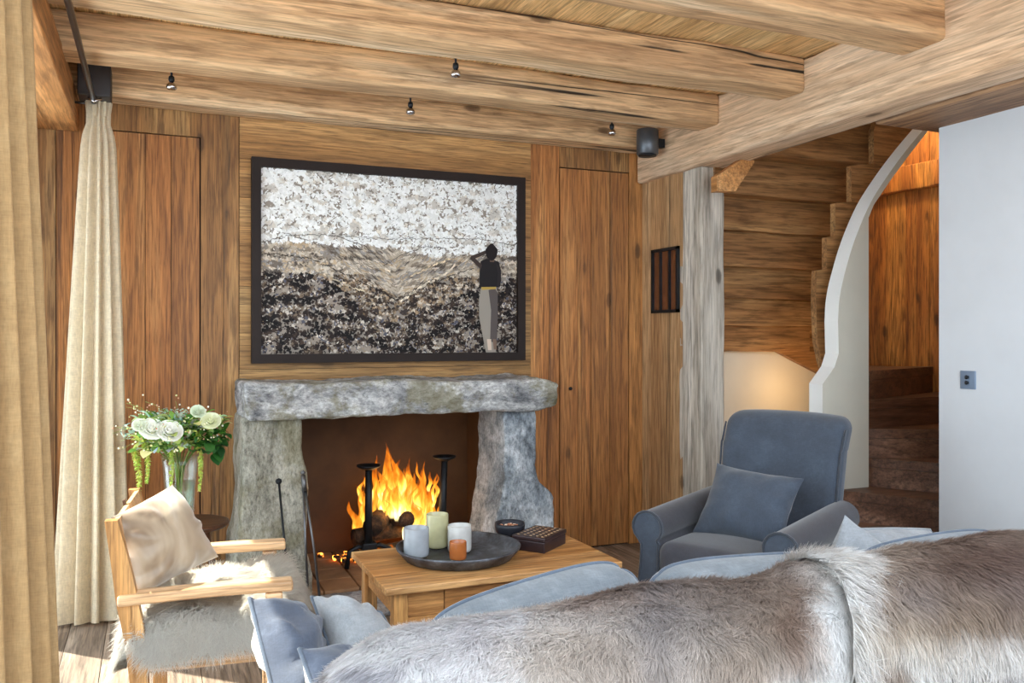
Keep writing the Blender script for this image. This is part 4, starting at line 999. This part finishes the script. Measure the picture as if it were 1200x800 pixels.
# ================================================================== FUR
def strands(m_v, roots, nrm, dirs, length, width, cols, lift=.45, jitter=.35, curl=.25, clump=26, clw=.9):
    """numpy ribbons; returns verts, faces, colours, normals"""
    n = len(roots); L_ = length[:, None]
    cl = np.array([tuple(noise.noise_vector(Vector(p)*clump)) for p in roots])*clw
    d = dirs+rng.normal(0, jitter, (n,3))+cl; d -= nrm*(d*nrm).sum(1)[:, None]; d /= np.linalg.norm(d, axis=1)[:, None]+1e-9
    d1 = d*(1-lift)+nrm*lift; d1 /= np.linalg.norm(d1, axis=1)[:, None]
    d2 = d*(1-lift*curl)+nrm*lift*curl; d2 /= np.linalg.norm(d2, axis=1)[:, None]
    side = np.cross(d, nrm)+rng.normal(0,.5,(n,3)); side /= np.linalg.norm(side, axis=1)[:, None]
    w = width[:, None]*.5
    mid = roots+d1*L_*.5; tip = mid+d2*L_*.55
    V = np.stack([roots-side*w, roots+side*w, mid-side*w*.8, mid+side*w*.8, tip], 1).reshape(-1,3)
    b = (np.arange(n)*5)[:, None]
    quads = b+np.array([0,1,3,2]); tris = b+np.array([2,3,4])
    c = np.repeat(cols[:, None, :], 5, 1); c[:, :2] *= .92; c[:, 4] *= 1.06  # roots darker, tips lighter: shade deep in the fur put into the colour
    nn = np.repeat(nrm[:, None, :], 5, 1); nn = nn*.8+np.repeat(d2[:, None, :], 5, 1)*.25; nn /= np.linalg.norm(nn, axis=2)[:, :, None]
    return V, quads, tris, np.clip(c,0,1).reshape(-1,3), nn.reshape(-1,3)
def fur_object(name, grid_fn, nu, nv, count, colfn, dirfn, lenfn, width, parent, lift=.45, jitter=.35, flip=False):
    """grid_fn(a,b)->Vector on [0,1]^2 ; builds skin plus hair in one mesh"""
    P = np.array([[tuple(grid_fn(i/nu, j/nv)) for j in range(nv+1)] for i in range(nu+1)], dtype=np.float64)
    du = np.gradient(P, axis=0); dv = np.gradient(P, axis=1); Nn = np.cross(du, dv)*(-1 if flip else 1); Nn /= np.linalg.norm(Nn, axis=2)[:, :, None]+1e-12
    area = np.linalg.norm(np.cross(du, dv), axis=2)[:-1, :-1]; pr = (area/area.sum()).ravel()
    cell = rng.choice(nu*nv, count, p=pr); ci, cj = cell//nv, cell % nv; fa, fb = rng.random(count), rng.random(count)
    def bil(A):
        return (A[ci,cj]*((1-fa)*(1-fb))[:,None]+A[ci+1,cj]*(fa*(1-fb))[:,None]+A[ci,cj+1]*((1-fa)*fb)[:,None]+A[ci+1,cj+1]*(fa*fb)[:,None])
    R = bil(P); NR = bil(Nn); NR /= np.linalg.norm(NR, axis=1)[:, None]
    A = (ci+fa)/nu; B = (cj+fb)/nv
    C = np.array([colfn(a, b, r) for a, b, r in zip(A, B, R)]); D = np.array([dirfn(a, b, r) for a, b, r in zip(A, B, R)])
    Ln = np.array([lenfn(a, b, r) for a, b, r in zip(A, B, R)])*rng.uniform(.7,1.2,count)
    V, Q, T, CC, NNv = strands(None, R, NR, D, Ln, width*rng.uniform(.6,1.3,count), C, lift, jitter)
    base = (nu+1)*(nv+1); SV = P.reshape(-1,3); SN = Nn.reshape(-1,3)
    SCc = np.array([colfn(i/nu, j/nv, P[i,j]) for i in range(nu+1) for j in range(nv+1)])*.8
    ii, jj = np.meshgrid(np.arange(nu), np.arange(nv), indexing='ij'); o = (ii*(nv+1)+jj).ravel()
    SQ = np.stack([o, o+nv+1, o+nv+2, o+1], 1)
    if flip: SQ = SQ[:, ::-1]
    allv = np.vstack([SV, V]); 
    if parent is not None:
        inv = np.array(wmat(parent).inverted()); allv = allv @ inv[:3,:3].T+inv[:3,3]; NRot = inv[:3,:3]
        nall = np.vstack([SN, NNv]) @ NRot.T
    else: nall = np.vstack([SN, NNv])
    quads = np.vstack([SQ, Q+base]); tris = T+base
    me = bpy.data.meshes.new(name); me.vertices.add(len(allv)); me.vertices.foreach_set('co', allv.astype(np.float32).ravel())
    nl = quads.size+tris.size; me.loops.add(nl); me.loops.foreach_set('vertex_index', np.concatenate([quads.ravel(), tris.ravel()]).astype(np.int32))
    npoly = len(quads)+len(tris); me.polygons.add(npoly)
    starts = np.concatenate([np.arange(len(quads))*4, len(quads)*4+np.arange(len(tris))*3]).astype(np.int32)
    me.polygons.foreach_set('loop_start', starts)
    me.polygons.foreach_set('use_smooth', np.ones(npoly, dtype=bool))
    me.update(calc_edges=True); me.validate()
    a = me.attributes.new('col', 'FLOAT_COLOR', 'POINT'); arr = np.ones((len(allv),4), dtype=np.float32); arr[:, :3] = np.vstack([SCc, CC]); a.data.foreach_set('color', arr.ravel())
    a = me.attributes.new('fn', 'FLOAT_VECTOR', 'POINT'); a.data.foreach_set('vector', nall.astype(np.float32).ravel())
    me.materials.append(M['fur']); ob = bpy.data.objects.new(name, me); COL.objects.link(ob)
    if parent is not None: ob.parent = parent
    return ob
# ================================================================== OAK LOUNGE CHAIR
LX, LY, LR = .175, 2.955, math.radians(-5.5)
lc = thing('lounge_chair', 'light oak lounge chair with flat armrests beside the window', 'chair', (LX, LY, 0), LR)
R4 = Matrix.Translation((LX,LY,0)) @ Matrix.Rotation(LR, 4, 'Z'); W4 = lambda x, y, z: R4 @ Vector((x, y, z))
for s in (-1, 1):
    y = s*.26
    m = MB(); m.rbox((-.245, y-.032, .518), (.245, y+.032, .55), .008, (10,2,1), lambda a,b,c: (a, b, c+.006*math.sin((a+.25)*5)-.0)); m.build('armrest', M['oak'], lc, world=False)
    m = MB(); m.rbox((.165, y-.021, 0), (.215, y+.021, .519), .008, (1,1,10), lambda a,b,c: (a, b, c)); m.build('leg', M['oak'], lc, world=False)
    # rear leg sweeping up into the back upright
    m = MB(); pr = [(-.175,0,.040),(-.185,.25,.048),(-.200,.42,.056),(-.218,.52,.058),(-.238,.64,.048),(-.262,.765,.034)]
    prs = cr([tuple(q) for q in pr], 5); P = []
    for (xx, zz, ww) in prs: P.append([Vector((xx-ww/2, y-.017, zz)), Vector((xx+ww/2, y-.017, zz)), Vector((xx+ww/2, y+.017, zz)), Vector((xx-ww/2, y+.017, zz)), Vector((xx-ww/2, y-.017, zz))])
    m.grid(P, smooth=False, flip=True); m.add(P[-1][:4], [(0,1,2,3)]); m.add(P[0][:4], [(3,2,1,0)]); m.build('leg', M['tleg'], lc, world=False)
    m = MB(); m.rbox((-.20, y-.015, .315), (.19, y+.015, .378), .005, (4,1,1)); m.build('seat_rail', M['oak'], lc, world=False)
for x in (-.19, .19): m = MB(); m.rbox((x-.014, -.25, .315), (x+.014, .25, .378), .004, (1,4,1)); m.build('seat_rail', M['oak'], lc, world=False)
m = MB(); 
for k in range(5): m.bar((-.18+k*.085,-.25,.362), (-.18+k*.085,.25,.362), .05, .012)
m.build('seat_slats', M['oak'], lc, world=False)
for zz in (.722, .60):
    xx = -.250+(.722-zz)*.22
    for a, b in ((-.25,-.012),(.012,.25)):
        if zz < .7: a, b = (-.25,.25) if a < 0 else (0,0)
        if a == b: continue
        m = MB(); m.bar((xx+.006, a, zz), (xx+.006, b, zz), .014, .08, (-.22,0,1)); m.build('back_slat', M['oak'], lc, world=False)
m = MB(); m.bar((-.245,0,.68),(-.262,0,.775), .022, .008); m.build('strap', M['darkwood'], lc, world=False)
# sheepskin thrown over the seat
sk = thing('sheepskin', 'creamy white sheepskin thrown over the oak chair seat', 'sheepskin', (LX, LY, .33), LR)
def sheep(a, b):
    # a: back -> front, b: near -> far
    x = lerp(-.255+.10*max(0,1-b/.14), .335, a); y = lerp(-.31, .31, b)
    z = .44+.022*math.sin(a*5)*math.sin(b*4)+.03*math.exp(-((a-.9)**2+(b-.8)**2)/.05)
    z += .020*fnoise((x,y,0), 9, 3)
    if abs(y) > .225:  z -= (abs(y)-.225)*.9; y = math.copysign(.225+(abs(y)-.225)*.55, y)
    if x > .235: z -= (x-.235)*1.6; x = .235+(x-.235)*.75
    if x < -.20: z -= (-.20-x)*2.2; x = -.20-(-.20-x)*.6
    return W4(x, y, z)
nea = W4(0,-1,0)-W4(0,0,0); nea_ = np.array(tuple(nea))
fw_ = np.array(tuple(W4(1,0,0)-W4(0,0,0)))
def sheepdir(a, b, r):
    d = np.array((0,0,-.9))*(1 if (b < .18 or a > .85) else .0)+nea_*(.8*(1-2*b))+fw_*(a-.3)*.9
    return d/(np.linalg.norm(d)+1e-6)
def sheepcol(a, b, r):
    n = noise.noise(Vector(r)*9); t = .5+.5*n; c = np.array(s2l((252,246,236)))*(1-t*.2)+np.array(s2l((226,204,172)))*t*.2
    return c*random.uniform(.88,1.08)
fur_object('fleece', sheep, 44, 44, 80000, sheepcol, sheepdir, lambda a,b,r: .074 if (b > .12) else .084, .0020, sk, lift=.6, jitter=.6)
# cushion on the chair
N = NT('satin_hide'); tc = N.n('ShaderNodeTexCoord'); n1 = N.n('ShaderNodeTexNoise', Scale=5, Detail=3, Roughness=.5, Distortion=.8); N.l(tc.outputs['Object'], n1.inputs[0])
p_ = N.principled(N.ramp(n1.outputs[0], [(.32,s2l((128,106,84))),(.5,s2l((178,160,136))),(.68,s2l((216,206,190)))]), .42); p_.inputs['Sheen Weight'].default_value = .5; M['hidep'] = N.m
cc = [W4(-.275,-.20,.755), W4(-.245,.15,.80), W4(-.02,.215,.60), W4(-.06,-.195,.475)]
pillow('throw_pillow', 'silky beige grey cushion leaning in the oak lounge chair', 'cushion', [onY(130,606,2.78), onY(202,568,3.02), onY(256,652,2.98), onY(158,700,2.76)][::-1], .17, M['hidep'], None, None, pinch=.03, wr=.010, seed=2)
# ================================================================== SOFA
sofa = thing('sofa', 'pale blue linen sofa seen from behind, draped with hides', 'sofa', (1.7,1.7,0))
m = MB(); m.rbox((.30,1.20,.08), (3.15,2.12,.30), .03, (20,8,3)); m.build('base', M['sofa'], sofa)
m = MB(); m.rbox((.30,1.205,.25), (3.15,1.45,.755), .07, (40,4,6)); m.build('backrest', M['sofa'], sofa)
for a, b in ((.42,1.27),(1.28,2.14),(2.15,3.02)): m = MB(); m.rbox((a,1.44,.30), (b,2.12,.43), .04, (8,8,2)); m.build('seat_cushion', M['sofa'], sofa)
m = MB(); m.rbox((.28,1.22,.08), (.41,2.10,.47), .05, (4,10,6)); m.build('arm', M['sofa'], sofa)
m = MB(); m.rbox((3.03,1.22,.08), (3.17,2.10,.56), .05, (4,10,6)); m.build('arm', M['sofa'], sofa)
for x in (.36,3.08):
    for y in (1.27,2.04): m = MB(); m.lathe([(.018,0),(.024,.082)], (x,y,0), 12); m.build('leg', M['darkwood'], sofa)
G = 'loose back cushions along the sofa'
pillow('sofa_cushion', 'pale blue piped sofa cushion in front of the coffee table', 'cushion', [(.46,1.60,.748),(.975,1.63,.820),(1.0,1.56,.44),(.45,1.56,.44)][::-1], .24, M['sofa'], None, M['sofapipe'], G, rnd=.16, pinch=-.05, wr=.008, seed=11)
pillow('sofa_cushion', 'pale blue piped sofa cushion in front of the armchair', 'cushion', [(.995,1.62,.792),(1.57,1.63,.762),(1.60,1.56,.44),(1.0,1.56,.44)][::-1], .24, M['sofa'], None, M['sofapipe'], G, rnd=.13, pinch=-.04, wr=.010, seed=12)
pillow('sofa_cushion', 'pale blue piped sofa cushion nearest the white wall', 'cushion', [(1.58,1.62,.765),(2.10,1.60,.785),(2.14,1.56,.44),(1.63,1.56,.44)][::-1], .24, M['sofa'], None, M['sofapipe'], G, pinch=-.05, rnd=.13, wr=.008, seed=13)
pillow('throw_pillow', 'pale grey cushion lying at the far right of the sofa', 'cushion', [(1.84,1.86,.745),(2.20,1.92,.70),(2.24,1.82,.44),(1.88,1.80,.44)][::-1], .15, M['pale'], None, M['pale'], None, pinch=-.02, seed=14)
pillow('throw_pillow', 'grey cushion with one sharp corner up behind the fur', 'cushion', [(1.735,1.79,.81),(1.98,1.80,.66),(1.86,1.76,.44),(1.58,1.76,.55)][::-1], .12, M['pale'], None, None, None, pinch=.05, seed=15)
# cushions at the left end
pillow('throw_pillow', 'denim blue cushion with cream back at the left sofa end', 'cushion',
       [(.205,2.06,.69),(.30,2.20,.60),(.36,2.02,.44),(.25,1.72,.44)][::-1], .15, M['denim'], M['cream'], M['sofapipe'], None, pinch=.05, wr=.022, seed=21, bias=.75)
pillow('throw_pillow', 'blue cushion with cream back half under the pale hide', 'cushion',
       [(.285,1.84,.635),(.44,1.98,.54),(.48,1.84,.44),(.335,1.60,.45)][::-1], .14, M['denim'], M['cream'], M['sofapipe'], None, pinch=.03, wr=.012, seed=22, bias=.7)
pillow('throw_pillow', 'pale grey piped cushion beside the coffee table leg', 'cushion',
       [(.365,2.16,.645),(.52,2.08,.61),(.58,1.80,.47),(.40,1.80,.46)][::-1], .17, M['pale'], M['pale'], M['sofapipe'], None, pinch=.02, wr=.010, seed=23)
# reindeer hides over the back
G2 = [(750,692,60,14,(112,86,72),.8),(690,700,26,12,(138,110,98),.6),(860,690,60,26,(128,104,90),.8),(900,730,40,34,(130,106,88),.8),(800,720,60,40,(150,140,136),.7),(640,770,60,26,(214,196,178),.6),(720,770,50,30,(160,142,128),.6),
      (860,775,40,30,(150,130,112),.6),(935,735,16,40,(110,82,66),.8),(430,792,26,8,(130,130,144),.6),(412,752,9,6,(196,166,158),.6),(560,745,40,20,(206,202,208),.5),(770,700,14,80,(130,124,128),.4),(545,700,14,10,(168,160,170),.3),(990,710,24,300,(255,255,255),.98),(960,800,34,22,(255,255,255),.9)]  # the dark grey patch at lower left paints the shade of a crease
G3 = [(1170,655,70,30,(96,72,64),.95),(1110,670,50,26,(112,88,76),.9),(1190,700,60,26,(122,104,100),.9),(1120,715,60,18,(142,122,104),.8),(1050,680,26,22,(150,130,116),.6),(1070,705,22,20,(128,118,120),.5),(1040,790,10,22,(112,88,72),.9),
      (1170,806,60,9,(96,90,102),.9),(1060,735,40,16,(206,186,162),.6),(1110,770,60,24,(232,224,214),.5),(985,655,30,14,(226,218,208),.5)]
def bandcol(base, patches, u, v, r):
    c = np.array(base, dtype=float)
    nu_ = 16*noise.noise(Vector((r[0]*14, r[1]*14, r[2]*14))); nv_ = 10*noise.noise(Vector((r[0]*14+9, r[1]*14, r[2]*14)))
    for (pu, pv, su, sv, col, w) in patches:
        k = .92*w*math.exp(-.5*(((u+nu_-pu)/su)**2+((v+nv_-pv)/sv)**2)); c = c*(1-k)+(np.array(col)*.92+18)*k
    g = 1+.10*noise.noise(Vector((r[0]*45, r[1]*45, r[2]*45)))+random.gauss(0,.07)
    return np.array(s2l(np.clip(c*g, 0, 252)))
def top_profile(b, x):
    """arc across the sofa back: b 0 = just over the front edge, 1 = low on the rear"""
    P_ = [(1.475,.705),(1.455,.775),(1.405,.806),(1.33,.806),(1.26,.794),(1.20,.760),(1.178,.690),(1.170,.600),(1.165,.50),(1.160,.40)]
    t = b*(len(P_)-1); i = min(int(t), len(P_)-2); f = t-i
    a0 = P_[max(i-1,0)]; a1 = P_[i]; a2 = P_[i+1]; a3 = P_[min(i+2,len(P_)-1)]
    q = [.5*((2*p1)+(-p0+p2)*f+(2*p0-5*p1+4*p2-p3)*f*f+(-p0+3*p1-3*p2+p3)*f**3) for p0,p1,p2,p3 in zip(a0,a1,a2,a3)]
    return q
def hide1(a, b):
    x = lerp(.255, 1.33, a); y, z = top_profile(b, x); z += -.010+.036*math.exp(-((x-1.26)/.10)**2)*max(0,1-b*1.6)
    bump = .020*fnoise((x*1.2, b*1.5, 2), 2.4, 3)+.014*math.sin(x*9+b*3)*math.sin(b*6)
    z += .006+max(-.004, bump)*(1 if b < .6 else .4); y -= max(-.004, bump)*(.3 if b < .6 else 1)
    if a < .12: z -= .055*((.12-a)/.12)**2*(1 if b < .55 else .3); 
    x += .05*(b-.3)*(1-a)+.03*math.sin(b*9)*(1-a)
    if a > .93: z += .012; x += .02*math.sin(b*11)
    return Vector((x, y, z))
def hide2(a, b):
    x = lerp(1.20, 3.16, a); y, z = top_profile(b, x)
    z += .02*math.exp(-((x-1.24)/.07)**2)*max(0,1-b*1.6); bump = .016*fnoise((x*1.1+4, b*1.5, 5), 2.4, 3)
    z += .022+bump*(1 if b < .6 else .3); y -= .016+bump*(.3 if b < .6 else 1)
    x += .05*math.sin(b*7)*(1-a)
    return Vector((x, y, z))
def hdir(sx_):
    def f(a, b, r):
        w = noise.noise(Vector((r[0]*3, r[1]*3, r[2]*3+sx_)))
        if sx_ == 1 and a > .93: return np.array((.85, -.35, -.3))/.98
        if sx_ == 1 and a < .05: return np.array((-.75, -.5, -.3))/.95
        if b < .5: d = np.array((-.55*sx_+.5*w, -.85, -.05))
        else: d = np.array((-.2*sx_+.4*w, -.1, -1))
        return d/np.linalg.norm(d)
    return f
def c1f(a, b, r):
    u, v = px(r); return bandcol((250,246,249) if u < 620 else (236,228,224), G2, u, v, r)
def c2f(a, b, r):
    u, v = px(r)
    base = (252,250,248) if v > 735 or u < 1035+noise.noise(Vector(r)*8)*20 else (206,190,174)
    return bandcol(base, G3, u, v, r)
hd = thing('reindeer_hide', 'grey and white reindeer hide over the middle of the sofa back', 'fur throw', (.95,1.3,.75))
fur_object('pelt', hide1, 110, 40, 150000, c1f, hdir(1), lambda a,b,r: .032+.014*(a > .95), .0013, hd, lift=.30, jitter=.28, flip=True)
hd = thing('reindeer_hide', 'dark brown and white reindeer hide at the right of the sofa back', 'fur throw', (2.4,1.3,.75))
fur_object('pelt', hide2, 110, 40, 130000, c2f, hdir(.4), lambda a,b,r: .034+.012*(a < .05), .0015, hd, lift=.28, jitter=.22, flip=True)
# ================================================================== LIGHT
wd = bpy.data.worlds.new('World'); SC.world = wd; wd.use_nodes = True; nt = wd.node_tree; nt.nodes.clear()
o_ = nt.nodes.new('ShaderNodeOutputWorld'); bg = nt.nodes.new('ShaderNodeBackground'); bg.inputs[0].default_value = (.80,.90,1.0,1); bg.inputs[1].default_value = 3.0
nt.links.new(bg.outputs[0], o_.inputs[0])
def light(name, ty, loc, energy, col, **kw):
    l = bpy.data.lights.new(name, ty); l.energy = energy; l.color = col
    for k, v in kw.items(): setattr(l, k, v)
    o = bpy.data.objects.new(name, l); COL.objects.link(o); o.location = loc; return o
s = light('sun', 'SUN', (-4,8,6), 13.0, (1,.93,.82), angle=math.radians(.6))
el = math.radians(49); az = Vector((.72,-.69,0)).normalized(); d = Vector((az.x*math.cos(el), az.y*math.cos(el), -math.sin(el))); s.rotation_euler = d.to_track_quat('-Z','Y').to_euler()
light('fire_light', 'POINT', (1.28,4.66,.36), 2.4, (1,.60,.26), shadow_soft_size=.10)
light('stair_lamp', 'POINT', (4.1,3.95,2.75), 12, (1,.74,.40), shadow_soft_size=.06)
light('under_stair_lamp', 'POINT', (3.72,4.15,.95), 2.0, (1,.62,.28), shadow_soft_size=.04)
# ================================================================== CAMERA
cam = bpy.data.cameras.new('camera'); co = bpy.data.objects.new('camera', cam); COL.objects.link(co); SC.camera = co
cam.sensor_width = 36; cam.lens = 30.0; co.location = (0,0,EYE); co.rotation_euler = (PI/2, 0, -TH); cam.shift_y = -8/1200; cam.clip_start = .05
vs = SC.view_settings; vs.view_transform = 'Standard'; vs.look = 'None'; vs.gamma = 1; vs.use_curve_mapping = False; vs.exposure = 0.80
SC.cycles.use_denoising = True
SC.cycles.max_bounces = 10; SC.cycles.diffuse_bounces = 5; SC.cycles.transparent_max_bounces = 24
